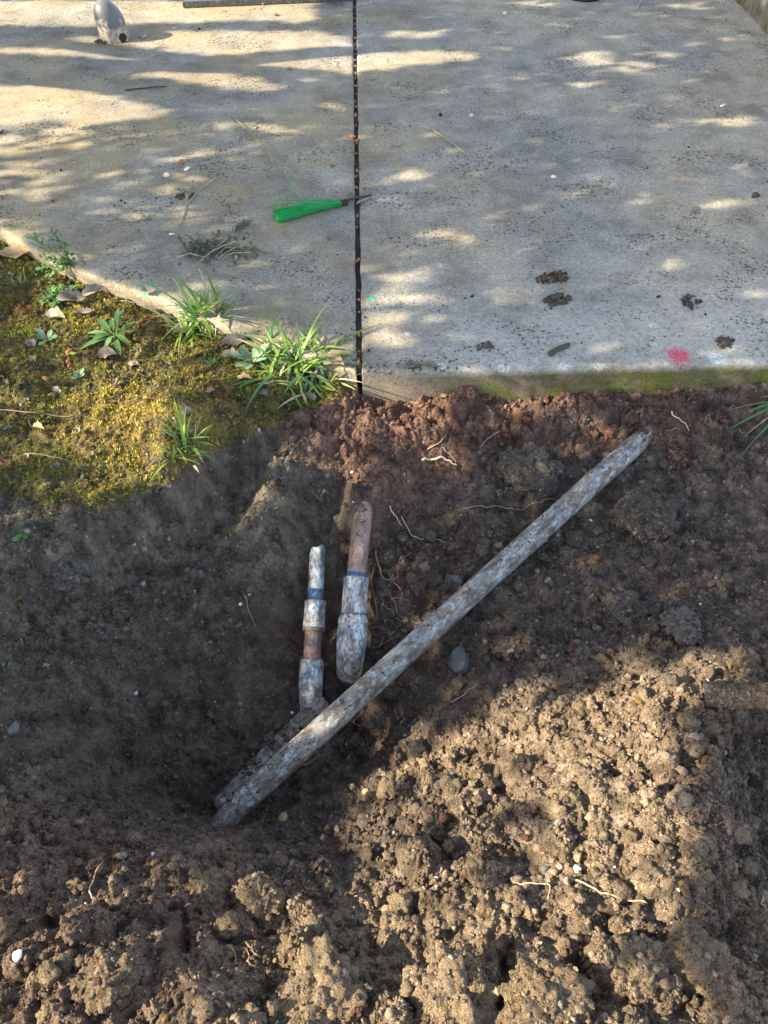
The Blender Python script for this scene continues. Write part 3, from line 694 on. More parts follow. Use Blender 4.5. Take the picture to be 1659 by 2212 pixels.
def clod_mesh(kind, var):
    key = (kind, var)
    if key not in clod_meshes:
        if kind == 'stone':
            V, F = lump(4, 70+var, .18, 1.1, 1.0, 4, .3); sm = M['stone']; rr_ = random.Random(70+var)
            for _ in range(11):
                nn_ = Vector((rr_.gauss(0, 1), rr_.gauss(0, 1), rr_.gauss(0, 1))).normalized(); off_ = rr_.uniform(.55, .85)
                V = [v-nn_*max(0, v.dot(nn_)-off_)*.93 for v in V]
            V = [Vector((v.x*.85, v.y*1.25, v.z)) for v in V]
        elif kind == 'tan_stone': V, F = lump(2, 90+var, .2, 1.1, .8, 3, .3); sm = M['tan_stone']
        elif kind == 'white_bit': V, F = lump(2, 110+var, .4, 1.3, .7, 3); sm = M['white_bit']
        elif kind.endswith('_big'): V, F = lumpy(200+var, 5); sm = M[kind[:-4]]
        else: V, F = lumpy(130+var, 3); sm = M[kind]
        me = bpy.data.meshes.new(kind); me.from_pydata([tuple(v) for v in V], [], F); me.shade_smooth(); me.materials.append(sm); clod_meshes[key] = me
    return clod_meshes[key]
def put_clod(name, kind, var, u, v, wpx, asp, label, cat, group=None, sink=.35):
    p = G(u, v); dep = p.y*CP-(p.z-CAM_H)*SP; r = wpx*dep/FPX/2
    o = link(bpy.data.objects.new(name, clod_mesh(kind, var)))
    o.location = p+Vector((0, 0, r*asp*(.6-sink))); o.rotation_euler = (random.uniform(-.4, .4), random.uniform(-.4, .4), random.uniform(0, 6.28)); o.scale = (r*random.uniform(.9, 1.1), r, r*asp)
    return tag(o, label, cat, group)
BIG = [
 ('clod_grey_big',0,1142,1035,108,1.0,'tall dark grey soil clod on the trench wall just left of the long pipe'),
 ('clod_damp_big',1,1385,1130,112,.8,'broad dark soil clod lying right of the long pipe below the slab'),
 ('clod_dry_big',2,1262,1105,50,.8,'tan fist-sized clod wedged under the upper stretch of the long pipe'),
 ('clod_grey_big',3,1345,1322,78,.8,'pale-topped grey clod on the right slope of the trench'),
 ('clod_dry_big',4,1092,1405,62,.7,'brown clod right of the smooth grey stone'),
 ('clod_grey_big',5,612,1030,46,1.2,'grey clod jutting from the sandy bank left of the wider pipe'),
 ('clod_grey_big',1,690,1062,44,1.0,'small grey clod beside the top of the wider pipe'),
 ('clod_red_big',2,1455,1000,44,1.0,'small reddish clod on the wall above the tip of the long pipe'),
 ('clod_dry_big',0,560,1955,115,.8,'knobbly dry clod at the crest of the heap below the pit'),
 ('clod_dry_big',3,440,1935,95,.8,'dry clod with a pale crest leaning on the heap below the pit'),
 ('clod_dry_big',5,690,2165,190,.7,'large flat clod with a white chip lying on it'),
 ('clod_dry_big',1,235,2120,115,.8,'rounded dry clod low on the reddish-brown heap'),
 ('clod_dry_big',2,985,2160,190,.8,'large sunlit clod with crumbly face beside a deep black gap'),
 ('clod_dry_big',4,1180,2165,180,.8,'large sunlit clod between two dark gaps'),
 ('clod_dry_big',0,1375,2095,130,.9,'tall smooth-faced sunlit clod on the spoil heap'),
 ('clod_dry_big',3,1500,2080,140,.8,'crumbly sunlit clod at the shaded right side of the spoil heap'),
 ('clod_dry_big',5,1500,1830,74,1.0,'crumbly pale clod standing on the sunlit ridge of spoil'),
 ('clod_dry_big',1,1425,1770,70,.8,'pale clod on the spoil ridge next to the shaded hollow'),
 ('clod_dry_big',2,1600,1440,80,.8,'pale crumbly clod resting against the rusty pipe'),
 ('clod_dry_big',4,1300,1840,60,.8,'brown clod lying in the middle of the sunlit spoil'),
 ('clod_dry_big',3,640,2050,80,.8,'brown clod among roots on the heap below the pit'),
 ('clod_dry_big',0,1570,2180,110,.8,'half-shaded clod near the foot of the spoil heap'),
 ('clod_grey_big',5,150,1240,80,.5,'flat dark soil block under the moss bank'),
 ('clod_grey_big',4,1470,1360,90,.6,'grey clod speckled with white grit on the right slope'),
]
for k, (kind, var, u, v, w, asp, lab) in enumerate(BIG): put_clod('soil_clod', kind, var, u, v, w*(1.12 if v < 1400 else 1), asp, lab, 'soil clod', sink=.12 if v < 1400 else .4)
def cling(o, n, r0, r1, sel=None):
    bpy.context.view_layer.update(); mw = o.matrix_world; me = o.data
    co = np.empty(len(me.vertices)*3, np.float32); me.vertices.foreach_get('co', co); co = co.reshape(-1, 3)
    Mx = np.array(mw); w = co @ Mx[:3, :3].T+Mx[:3, 3]
    if sel is not None: w = w[sel(w)]
    if len(w) == 0: return
    i = rng.integers(0, len(w), n); q = w[i]+rng.normal(size=(n, 3))*.0012
    CL_P.append(q); CL_R.append(powerlaw(n, r0, r1, 2.2))
CL_P, CL_R = [], []
for o in list(COL.objects):
    if o.name.startswith('soil_clod'):
        zc = o.location.z; cling(o, int(40+o.scale.x*2600), .002, .0085, lambda w: w[:, 2] > zc-.01)
put_clod('grey_stone', 'stone', 0, 993, 1432, 68, .9, 'smooth grey-green stone half buried right of the long pipe', 'stone')
put_clod('grey_stone', 'stone', 1, 975, 1255, 40, .6, 'small dark grey stone just under the middle of the long pipe', 'stone')
put_clod('grey_stone', 'stone', 2, 30, 1575, 30, .8, 'small blue-grey stone at the left rim of the pit', 'stone')
put_clod('red_stone', 'clod_red', 1, 740, 1165, 26, .9, 'small reddish stone between the two short pipes', 'stone')
put_clod('white_pebble', 'white_bit', 0, 1247, 1878, 18, .7, 'white pebble on the sunlit spoil beside thin pale roots', 'pebble', sink=.2)
put_clod('grey_pebble', 'stone', 3, 1176, 1882, 18, .8, 'grey oval pebble on the sunlit spoil', 'pebble', sink=.2)
put_clod('white_chip', 'white_bit', 1, 40, 2065, 24, .6, 'white lime chip on the reddish-brown heap', 'chip', sink=.2)
put_clod('white_chip', 'white_bit', 2, 700, 2150, 22, .5, 'white sliver on the large flat clod', 'chip', sink=-.6)
for k, (u, v, w) in enumerate(((612,1768,24),(790,1710,16),(1048,1388,12),(1255,2062,12),(1140,1800,14),(1300,1480,14),(900,1640,12),(1175,1420,16))):
    put_clod('tan_pebble', 'tan_stone', k % 3, u, v, w, .8, 'small ochre pebble in the loose soil', 'pebble', 'ochre pebbles in the dug soil', .2)
for k in range(26):
    u, v = random.uniform(100, 1600), random.uniform(1000, 2180)
    put_clod('white_chip', 'white_bit', k % 3, u, v, random.uniform(5, 10), .6, 'tiny white chip in the dug soil', 'chip', 'white chips in the dug soil', .1)
MARKS = [(1600,1500,'near the rusty pipe'),(1247,1878,'near the white pebble'),(690,2165,'near the flat clod with a white chip'),(1375,2095,'near the tall smooth-faced clod'),(985,2160,'near the deepest dark gap'),(235,2120,'near the rounded clod with red tint'),
  (480,1940,'near the heap crest below the pit'),(1500,1830,'near the crumbly clod on the ridge'),(993,1432,'near the smooth grey stone'),(1385,1130,'near the broad dark clod'),(1345,1322,'near the pale-topped grey clod'),(1000,1700,'where the slope dips to the pit'),
  (620,1760,'near the ochre pebble by the pipe end'),(780,1620,'near the dark hollow under the pipe'),(900,930,'in the red soil by the pale root stub'),(1142,1035,'near the tall dark grey clod'),(1430,930,'near the long pipe tip'),(150,1240,'near the flat soil block'),(540,1330,'near the pair of hair roots'),(620,1040,'on the sandy bank'),(200,1900,'near the thin upright root'),(1250,1650,'in the middle of the slope'),(40,2060,'near the white lime chip'),(1180,880,'close under the slab edge')]
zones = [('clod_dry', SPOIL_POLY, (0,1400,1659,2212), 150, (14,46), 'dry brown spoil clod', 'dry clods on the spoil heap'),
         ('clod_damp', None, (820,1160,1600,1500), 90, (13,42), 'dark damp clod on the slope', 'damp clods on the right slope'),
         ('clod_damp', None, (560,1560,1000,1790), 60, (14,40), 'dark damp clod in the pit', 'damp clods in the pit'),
         ('clod_red', None, (800,850,1560,1010), 34, (12,30), 'reddish clod on the wall', 'reddish clods under the slab'),
         ('clod_grey', None, (60,1150,700,1400), 24, (10,24), 'grey clod on the left bank', 'grey clods on the left bank')]
for kind, poly, (u0, v0, u1, v1), cnt, (w0, w1), lab, grp in zones:
    done = 0
    while done < cnt:
        u, v = random.uniform(u0, u1), random.uniform(v0, v1)
        if poly and not inpoly(np.array([u]), np.array([v]), poly)[0]: continue
        w = w0+(w1-w0)*random.random()**2.2
        if v > 1950: w *= 1.25
        size = 'small' if w < w0+.16*(w1-w0) else ('middling' if w < w0+.5*(w1-w0) else 'large')
        mark = min(MARKS, key=lambda q: math.hypot(q[0]-u, q[1]-v))[2]
        put_clod('soil_clod', kind, done % 6, u, v, w, random.uniform(.6, .95), '%s %s %s' % (size, lab, mark), 'soil clod', grp, .3); done += 1

# ------------------------------------------------------------------ pipes
def pvc(name, base, dirt, white, dirt_amt, white_amt, blue_amt, rough=.55, stretch=.6):
    m, nt, b = mat(name, rough, .4); O = coords(nt)
    A = mapping(nt, O, (1, 1, stretch)); st = mapping(nt, O, (1, 1, .04))
    c = mixc(nt, ramp(nt, noise_(nt, A, 35, 6, .7), [g1(.3, 0), g1(.7, 1)]), base, tuple(x*.72 for x in base))
    streak = ramp(nt, noise_(nt, st, 120, 4, .6), [g1(.52, 0), g1(.60, 1)])
    c = mixc(nt, math_(nt, 'MULTIPLY', streak, .16), c, white)
    wf = ramp(nt, noise_(nt, A, 75, 7, .8, .3), [g1(.60-white_amt*.25, 0), g1(.66-white_amt*.25, 1)])
    c = mixc(nt, math_(nt, 'MULTIPLY', wf, .85), c, white)
    bf = ramp(nt, noise_(nt, mapping(nt, A, loc=(3, 5, 1)), 48, 6, .75), [g1(.70-blue_amt*.25, 0), g1(.75-blue_amt*.25, 1)])
    c = mixc(nt, math_(nt, 'MULTIPLY', bf, .8), c, (.08,.27,.42))
    df = ramp(nt, noise_(nt, mapping(nt, A, loc=(7, 1, 4)), 42, 8, .82), [g1(.62-dirt_amt*.3, 0), g1(.74-dirt_amt*.3, 1)])
    c = mixc(nt, math_(nt, 'MULTIPLY', df, .93), c, dirt)
    scr = ramp(nt, noise_(nt, mapping(nt, O, (1, 1, .12)), 260, 3, .6), [g1(.66, 0), g1(.70, 1)])
    c = mixc(nt, math_(nt, 'MULTIPLY', scr, .18), c, (.62,.6,.55))
    L(nt, c, b.inputs['Base Color'])
    rr = nt.nodes.new('ShaderNodeMapRange'); L(nt, df, rr.inputs[0]); rr.inputs[3].default_value = rough; rr.inputs[4].default_value = .95; L(nt, rr.outputs[0], b.inputs['Roughness'])
    p_ = bump(nt, b, df, .5, .003); bump(nt, b, noise_(nt, O, 300, 4, .7), .25, .002, p_)
    return m
M['pvc_long'] = pvc('pvc_long', (.32,.30,.27), (.115,.085,.063), (.50,.58,.62), .50, .34, -.02)
M['pvc_pink'] = pvc('pvc_dusty', (.36,.235,.185), (.17,.108,.082), (.52,.46,.40), .42, .16, -.25)
M['pvc_white'] = pvc('pvc_white', (.40,.34,.30), (.15,.105,.078), (.70,.76,.78), .46, .55, .62)
M['pvc_mud'] = pvc('pvc_mud', (.28,.26,.23), (.085,.064,.046), (.55,.56,.54), .55, .20, -.1)
M['glue'] = pvc('glue_blue', (.03,.13,.30), (.24,.18,.15), (.40,.50,.55), .42, .10, .5)
M['rust'] = pvc('rust', (.19,.10,.05), (.20,.145,.095), (.30,.24,.17), .35, .05, -.4)
def tube_along(name, pts, radii, m, parent=None, seg=28, noise_amp=.0004, caps=True):
    """tube in a local frame whose Z runs along it, so the material's streaks follow it"""
    p0, p1 = Vector(pts[0]), Vector(pts[-1]); q = (p1-p0).to_track_quat('Z', 'Y'); inv = q.inverted()
    loc = [inv @ (Vector(p)-p0) for p in pts]
    V, F = tube(loc, radii, seg, caps)
    V = [v+Vector((1, 1, 0))*noise_amp*mnoise.noise(v*60) for v in V]
    o = mesh_obj(name, V, F, m); o.matrix_world = Matrix.Translation(p0) @ q.to_matrix().to_4x4()
    if parent: o.parent = parent; o.matrix_parent_inverse = Matrix.Translation(parent.location).inverted()
    return o
def lerp3(a, b, t): return Vector(a)*(1-t)+Vector(b)*t
# long pipe, lying diagonally across the trench
A, B = W(505, 1748, -.365), W(1401, 934, -.115)
dAB = (B-A).normalized()
n = 40; pts = [lerp3(A, B, k/(n-1)) for k in range(n)]; R = .0275
rad = [R]*(n); rad[-1] = R*.55; rad[-2] = R*.86; pts[-1] = B+Vector((.004, 0, .006))
rad[0] = R*.9
lp = tube_along('long_pipe', [A-dAB*.10+Vector((0, 0, -.07))]+pts, [R]+rad, M['pvc_long'], None, 32)
tag(lp, 'long pale grey plastic pipe lying diagonally across the trench, streaked with mud', 'pipe')
# wider short pipe
def fitting(parent, name, p, q, r, m, lip=.0025, seg=28):
    p, q = Vector(p), Vector(q); d = q-p; L_ = d.length; d = d/L_
    prof_ = [(0, r-.004), (.0015, r), (lip*2, r+.0008), (L_*.3, r), (L_*.7, r), (L_-lip*2, r+.0008), (L_-.0015, r), (L_, r-.004)]
    return tube_along(name, [p+d*a for a, _ in prof_], [x for _, x in prof_], m, parent, seg)
p0, p1, p2, p3, p4 = W(789, 1062, -.150), W(769.5, 1247, -.243), W(764, 1327, -.283), W(757.5, 1412, -.328), W(752, 1462, -.380)
dp = (p1-p0).normalized()
t1 = tag(empty('short_pipe', tuple(p4)), 'wider short pipe with coupling and elbow dropping from the red soil under the slab', 'pipe')
tube_along('pipe', [p0-dp*.06-Vector((0, 0, .05))]+[lerp3(p0, p1, k/12) for k in range(13)], .0240, M['pvc_pink'], t1)
def sub(o, part):
    bpy.context.view_layer.update(); mw = o.matrix_world.copy(); o.parent = part; o.matrix_parent_inverse = part.matrix_world.inverted(); o.matrix_basis = mw; return o
cp1 = fitting(t1, 'coupling', p1, p2, .0302, M['pvc_white'])
sub(tube_along('glue_band', [lerp3(p1, p0, .045), lerp3(p1, p0, -.02)], .0246, M['glue']), cp1)
sub(tube_along('glue_band', [lerp3(p2, p3, -.06), lerp3(p2, p3, .06)], .0262, M['glue']), cp1)
def elbow(parent, a, b, c, r, m):
    a, b, c = Vector(a), Vector(b), Vector(c); pts, rad = [], []
    for k in range(6): pts.append(lerp3(a, b, k/5*.72)); rad.append(r*(0.88 if k == 0 else 1.0))
    q0 = pts[-1]
    for k in range(1, 11):
        t = k/10; pts.append(q0*(1-t)**2+b*1.0*2*t*(1-t)+c*t*t); rad.append(r*(1-.10*t))
    rad[1] = r*1.015
    return tube_along('elbow', pts, rad, m, parent, 30)
e = elbow(t1, lerp3(p2, p3, .02), p3+Vector((0, 0, .004)), p4+Vector((0, .035, -.05)), .0360, M['pvc_white'])
# narrower short pipe, broken off at its upper end
n0, n1, n2, n3, n4, n5 = W(686.5, 1178, -.232), W(681, 1297, -.297), W(677.5, 1362, -.330), W(674, 1424, -.362), W(670, 1500, -.402), W(667, 1542, -.442)
t2 = tag(empty('short_pipe', tuple(n5)), 'narrower short pipe with a broken pointed top and two white fittings', 'pipe')
V = None
pp = [lerp3(n0, n1, k/14) for k in range(15)]
o = tube_along('pipe', pp, [.0195]*15, M['pvc_white'], t2, 26)
for v in o.data.vertices:          # jagged slanting break at the top
    if v.co.z < .035:
        a = math.atan2(v.co.y, v.co.x); cut = .016+.014*math.cos(a+2.2)+.004*math.sin(5*a)
        if v.co.z < cut: v.co.z = cut
cp2 = fitting(t2, 'coupling', n1, n2, .0262, M['pvc_white'])
sub(tube_along('glue_band', [lerp3(n1, n0, .20), lerp3(n1, n0, -.02)], .0200, M['glue']), cp2)
sub(tube_along('lip_ring', [lerp3(n2, n1, .10), lerp3(n2, n1, -.02)], [.0272, .0276], M['pvc_mud']), cp2)
tube_along('nipple', [lerp3(n2, n3, k/4) for k in range(5)], .0212, M['pvc_pink'], t2)
elbow(t2, n3, n4, n5+Vector((.0, .02, -.05)), .0290, M['pvc_white'])
# half-buried pipe behind the long one
A2, B2 = W(470, 1745, -.50), W(700, 1512, -.435)
bp = tube_along('buried_pipe', [lerp3(A2, B2, k/20) for k in range(21)], .0235, M['pvc_mud'])
tag(bp, 'muddy half-buried pipe running alongside and below the long pipe', 'pipe')
# rusty pipe at the right
A3, B3 = W(1525, 1500, -.075), W(1740, 1506, -.018)
rp = tube_along('rusty_pipe', [lerp3(A3, B3, k/16) for k in range(17)]+[B3+(B3-A3)*1.5], .024, M['rust'])
tag(rp, 'short length of rusty brown pipe poking out of the sunlit spoil', 'pipe')

_q, _r = np.concatenate(CL_P), np.concatenate(CL_R)
scatter('clod_crumbs', _q, rng.uniform(0, 6.28, _q.shape), _r[:, None]*rng.uniform(.75, 1.25, _q.shape), crumb_colours(_q[:, 0], _q[:, 1], _q[:, 2]), rng.integers(0, 8, len(_q)), crumb_src, 'soil crumbs clinging to the larger clods')
CL_P, CL_R = [], []
def pipe_dirt(a, b, r, n, s0, s1):
    a, b = np.array(a), np.array(b); t = rng.random(n); t = t[fbm(t*3, t*0+r*90, 4, 2, 7)+rng.normal(size=n)*.12 > .02]
    n = len(t); ax_ = (b-a)/np.linalg.norm(b-a); sx_ = np.cross(ax_, [0, 0, 1]); sx_ /= np.linalg.norm(sx_); up_ = np.cross(sx_, ax_)
    an = rng.normal(size=n)*.75+math.pi/2; ph = np.cos(an)[:, None]*sx_+np.sin(an)[:, None]*up_
    CL_P.append(a+(b-a)*t[:, None]+ph*r); CL_R.append(powerlaw(n, s0, s1, 2.2))
pipe_dirt(A, B, R, 1500, .0011, .004); pipe_dirt(A2, B2, .0235, 900, .0015, .006); pipe_dirt(p0, p1, .024, 240, .001, .003); pipe_dirt(A3, B3, .024, 1500, .0013, .004); pipe_dirt(A3, lerp3(A3, B3, .5), .024, 2600, .0016, .006)
pipe_dirt(p0-dp*.02, lerp3(p0, p1, .15), .024, 70, .0015, .005); pipe_dirt(A, lerp3(A, B, .05), R, 160, .0015, .005); pipe_dirt(lerp3(A, B, .96), B, R*.8, 200, .002, .007)
_q, _r = np.concatenate(CL_P), np.concatenate(CL_R)
scatter('pipe_crumbs', _q, rng.uniform(0, 6.28, _q.shape), _r[:, None]*rng.uniform(.6, 1.1, _q.shape), crumb_colours(_q[:, 0], _q[:, 1], _q[:, 2]), rng.integers(0, 8, len(_q)), crumb_src, 'soil crumbs lying on the pipes')

# ------------------------------------------------------------------ grey pipe stub, frame, black cap, low wall on the pavement
m, nt, b = mat('grey_plastic', .45, .5); O = coords(nt)
c = ramp(nt, noise_(nt, O, 14, 5, .6), [(.3, (.12,.125,.13)), (.7, (.19,.195,.20))])
so = nt.nodes.new('ShaderNodeSeparateXYZ'); L(nt, O, so.inputs[0]); low = N(nt, 'ShaderNodeMapRange', i_1=.13, i_2=.0); L(nt, so.outputs[2], low.inputs[0])
pe = ramp(nt, math_(nt, 'ADD', math_(nt, 'MULTIPLY', low.outputs[0], .45), noise_(nt, O, 22, 6, .75)), [g1(.70, 0), g1(.74, 1)])
c = mixc(nt, pe, c, ramp(nt, noise_(nt, O, 60, 5, .7), [(.35, (.16,.12,.08)), (.55, (.48,.44,.38))]))
L(nt, c, b.inputs['Base Color']); bump(nt, b, math_(nt, 'ADD', pe, noise_(nt, O, 50, 5)), .5, .004); M['stub'] = m
sp0 = W(240, 84)
V, F = [], []; rings, seg = 22, 28
for i_ in range(rings):
    t = i_/(rings-1); z = .205*math.sin(t*math.pi/2)**.95 if t > .0 else 0; 
    z = .160*t; r = .064*math.sqrt(max(0, 1-max(0, (t-.42)/.58)**2.2))
    if i_ == 0: z = -.01
    for k in range(seg):
        a = 2*math.pi*k/seg; x = math.cos(a)*r; y = math.sin(a)*r
        if x > 0: x *= 1+.42*(1-t)**1.2*(t < .95)
        x *= 1-.05*(1-t); V.append((x+.006*math.sin(t*3)-.012*(1-t)*(x < 0)*-1, y, z))
for i_ in range(rings-1):
    for k in range(seg): a = i_*seg+k; b_ = i_*seg+(k+1) % seg; F.append((a, b_, b_+seg, a+seg))
F.append(tuple((rings-1)*seg+k for k in range(seg)))
st = tag(empty('pipe_stub', tuple(sp0)), 'grey rounded plastic pipe stub standing up from the pavement', 'pipe')
o = mesh_obj('pipe_body', V, F, M['stub']); o.location = sp0; reparent(o, st)
V, F = lump(3, 9, .25, 1.4, .9); o = mesh_obj('opening_shade', V, F, M['dark_debris_and_shade']); o.location = sp0+Vector((.064, -.035, .018)); o.scale = (.022, .018, .022); reparent(o, st)  # dark solid lump paints the shade inside the open end
V, F = cluster(26, 15, 1, .8, .25, (.16,.34), 1); o = mesh_obj('grout_collar', V, F, M['clod_grey']); o.location = sp0+Vector((-.012, -.05, .004)); o.scale = (.05, .022, .03); reparent(o, st)

m, nt, b = mat('dark_metal', .5, .5); O = nt.nodes.new('ShaderNodeNewGeometry').outputs['Position']
c = ramp(nt, noise_(nt, O, 50, 6, .7), [(.35, (.05,.055,.055)), (.55, (.09,.095,.09)), (.72, (.30,.28,.24))]); L(nt, c, b.inputs['Base Color']); bump(nt, b, noise_(nt, O, 120, 5), .4, .003); M['metal'] = m
def box(V, F, c, d, ax, ay):
    az = ax.cross(ay); n0 = len(V)
    for sz in (-1, 1):
        for sx_, sy_ in ((-1, -1), (1, -1), (1, 1), (-1, 1)): V.append(c+ax*(sx_*d[0]/2)+ay*(sy_*d[1]/2)+az*(sz*d[2]/2))
    F += [tuple(n0+i_ for i_ in f) for f in ((3,2,1,0), (4,5,6,7), (0,1,5,4), (1,2,6,5), (2,3,7,6), (3,0,4,7))]
def box_obj(name, c, d, ax, ay, m, parent=None, bev=.004):
    V, F = [], []; box(V, F, Vector((0, 0, 0)), d, ax, ay); o = mesh_obj(name, V, F, m, None, False); o.location = c
    bm = bmesh.new(); bm.from_mesh(o.data); bmesh.ops.bevel(bm, geom=bm.edges[:], offset=bev, segments=2, affect='EDGES'); bm.to_mesh(o.data); bm.free()
    if parent: reparent(o, parent)
    return o
fa, fb = W(396, 19), W(768, 2); ax = (fb-fa).normalized(); ay = Vector((-ax.y, ax.x, 0)); wdt = (fb-fa).length-.012
fr = tag(empty('lid_frame', tuple(fa)), 'dark metal frame of a ground box lid set on the pavement', 'frame')
mid = fa+ax*wdt/2
box_obj('rail', mid+ay*.026+Vector((0, 0, .014)), (wdt, .050, .028), ax, ay, M['metal'], fr)
box_obj('rail', mid+ay*.60+Vector((0, 0, .014)), (wdt, .050, .028), ax, ay, M['metal'], fr)
for s in (.025, wdt-.025): box_obj('rail', fa+ax*s+ay*.313+Vector((0, 0, .013)), (.05, .522, .026), ax, ay, M['metal'], fr)
box_obj('rib', mid+ay*.078+Vector((0, 0, .009)), (wdt-.104, .014, .014), ax, ay, M['metal'], fr, .002)
box_obj('panel', mid+ay*.33+Vector((0, 0, .006)), (wdt-.104, .44, .010), ax, ay, M['concrete'], fr, .002)
m, nt, b = mat('black_plastic', .35, .5); b.inputs['Base Color'].default_value = (.012,.013,.016, 1); M['black'] = m
cpos = W(1268, 4)+Vector((0, .085, 0)); V, F = [], []
prof_ = [(.090, 0), (.092, .010), (.088, .016), (.084, .018), (.083, .034), (.078, .040), (.02, .042)]
for r, z in prof_:
    for k in range(36): a = 2*math.pi*k/36; V.append(Vector((math.cos(a)*r, math.sin(a)*r, z)))
for i_ in range(len(prof_)-1):
    for k in range(36): a = i_*36+k; b_ = i_*36+(k+1) % 36; F.append((a, b_, b_+36, a+36))
F.append(tuple((len(prof_)-1)*36+k for k in range(36)))
o = mesh_obj('round_cap', V, F, M['black']); o.location = cpos; tag(o, 'black plastic round cap standing on the pavement', 'cap')

m, nt, b = mat('old_wall', .95, .2); O = nt.nodes.new('ShaderNodeNewGeometry').outputs['Position']
c = ramp(nt, noise_(nt, mapping(nt, O, (1, 1, .3)), 22, 6, .75), [(.3, (.10,.10,.085)), (.5, (.17,.165,.145)), (.68, (.34,.34,.31))])
szz = nt.nodes.new('ShaderNodeSeparateXYZ'); L(nt, O, szz.inputs[0]); lo = N(nt, 'ShaderNodeMapRange', i_1=.12, i_2=.0); L(nt, szz.outputs[2], lo.inputs[0])
c = mixc(nt, math_(nt, 'MULTIPLY', lo.outputs[0], ramp(nt, noise_(nt, O, 9, 4), [g1(.4, .2), g1(.6, 1)])), c, (.11,.085,.022)); L(nt, c, b.inputs['Base Color']); bump(nt, b, noise_(nt, O, 60, 7, .75), .9, .015); M['wall'] = m
wa, wb = W(1659, 75), W(1588, 0); wd = (wb-wa).normalized(); wn_ = Vector((wd.y, -wd.x, 0))
V, F = [], []; nl, nh = 220, 26; wl = 7.0; start = wa-wd*1.6
prof_w = [(0, -.02+.55*k/nh) for k in range(nh)]+[(.01, .545), (.03, .555), (.10, .555), (.20, .55), (.20, -.02)]
for i_ in range(nl+1):
    base = start+wd*(wl*i_/nl)
    for q, (d, z) in enumerate(prof_w):
        p = base+wn_*d+Vector((0, 0, z)); e_ = .012*mnoise.noise(p*9)+.006*mnoise.noise(p*31); V.append(p-wn_*e_)
k_ = len(prof_w)
for i_ in range(nl):
    for q in range(k_-1): a = i_*k_+q; F.append((a, a+k_, a+k_+1, a+1))
tag(mesh_obj('low_wall', V, F, M['wall']), 'weathered grey low wall with moss at its foot along the pavement', 'wall')
# ------------------------------------------------------------------ leaves and blades
def at_y(u, v, y):
    d = ray(u, v); t = y/d[1]; return Vector((d[0]*t, y, CAM_H+d[2]*t))
def tip_at(u, v, y):
    t = at_y(u, v, y)
    return t if t.z > surf(t.x, t.y)+.004 else G(u, v, .006)
def ribbon(base, tip, arch, width, prof, nseg=12, fold=.25, twist=0.0, wave=0.0, ncross=3):
    base, tip = Vector(base), Vector(tip); ctrl = (base+tip)/2+Vector((0, 0, arch)); V, F = [], []
    for i in range(nseg+1):
        t = i/nseg; p = base*(1-t)**2+ctrl*2*t*(1-t)+tip*t*t
        tg = (ctrl-base)*(1-t)+(tip-ctrl)*t; tg.normalize()
        side = tg.cross(Vector((0, 0, 1)))
        if side.length < .15: side = Vector((1, .2, 0))
        side.normalize(); nn = side.cross(tg).normalized()
        a = twist*t; s2 = side*math.cos(a)+nn*math.sin(a); n2 = nn*math.cos(a)-side*math.sin(a)
        w = width*.5*prof(t)
        for c in range(ncross):
            s = -1+2*c/(ncross-1); V.append(p+s2*(s*w)+n2*(abs(s)*w*fold+wave*w*math.sin(t*17+c*2.0)))
    for i in range(nseg):
        for c in range(ncross-1): a = i*ncross+c; F.append((a, a+1, a+ncross+1, a+ncross))
    return V, F
def p_blade(t): return min(1, .45+t*3)*(1-t**2.2)+.02
def p_leaf(t): return max(.06, math.sin(math.pi*min(1, t*.93+.05))**.85)
def p_spat(t): return .16+.95*max(0, math.sin(math.pi*max(0, t-.18)/.85))**1.1 if t < .99 else .05
def plant(name, label, u, v, cat='plant', group=None):
    p = G(u, v); e = tag(empty(name, tuple(p)), label, cat, group); return e, p
def add_blade(e, base, tip, arch, w, m, prof=p_blade, name='blade', nseg=11, fold=.25, twist=0., wave=0., ncross=3):
    V, F = ribbon(Vector(base)-Vector(e.location), Vector(tip)-Vector(e.location), arch, w, prof, nseg, fold, twist, wave, ncross)
    return mesh_obj(name, V, F, m, e)
def rand_blades(e, p, n, l0, l1, w, mats, el=(15, 75), az=(0, 360), spread=.02, droop=.3):
    for k in range(n):
        a = math.radians(random.uniform(*az)); el_ = math.radians(random.uniform(*el)); ln = random.uniform(l0, l1)*1.2
        b = p+Vector((random.uniform(-1, 1)*spread, random.uniform(-1, 1)*spread*.7, 0)); b.z = surf(b.x, b.y)-.004
        t = b+Vector((math.cos(a)*math.cos(el_), math.sin(a)*math.cos(el_), math.sin(el_)))*ln
        t.z = max(t.z-ln*droop*random.random(), surf(t.x, t.y)+.006)
        add_blade(e, b, t, ln*random.uniform(.08, .3), w*random.uniform(.6, 1.2), random.choice(mats), twist=random.uniform(-.9, .9))
Gm, Bm, Sm = M['grass'], M['grass_blue'], M['straw']
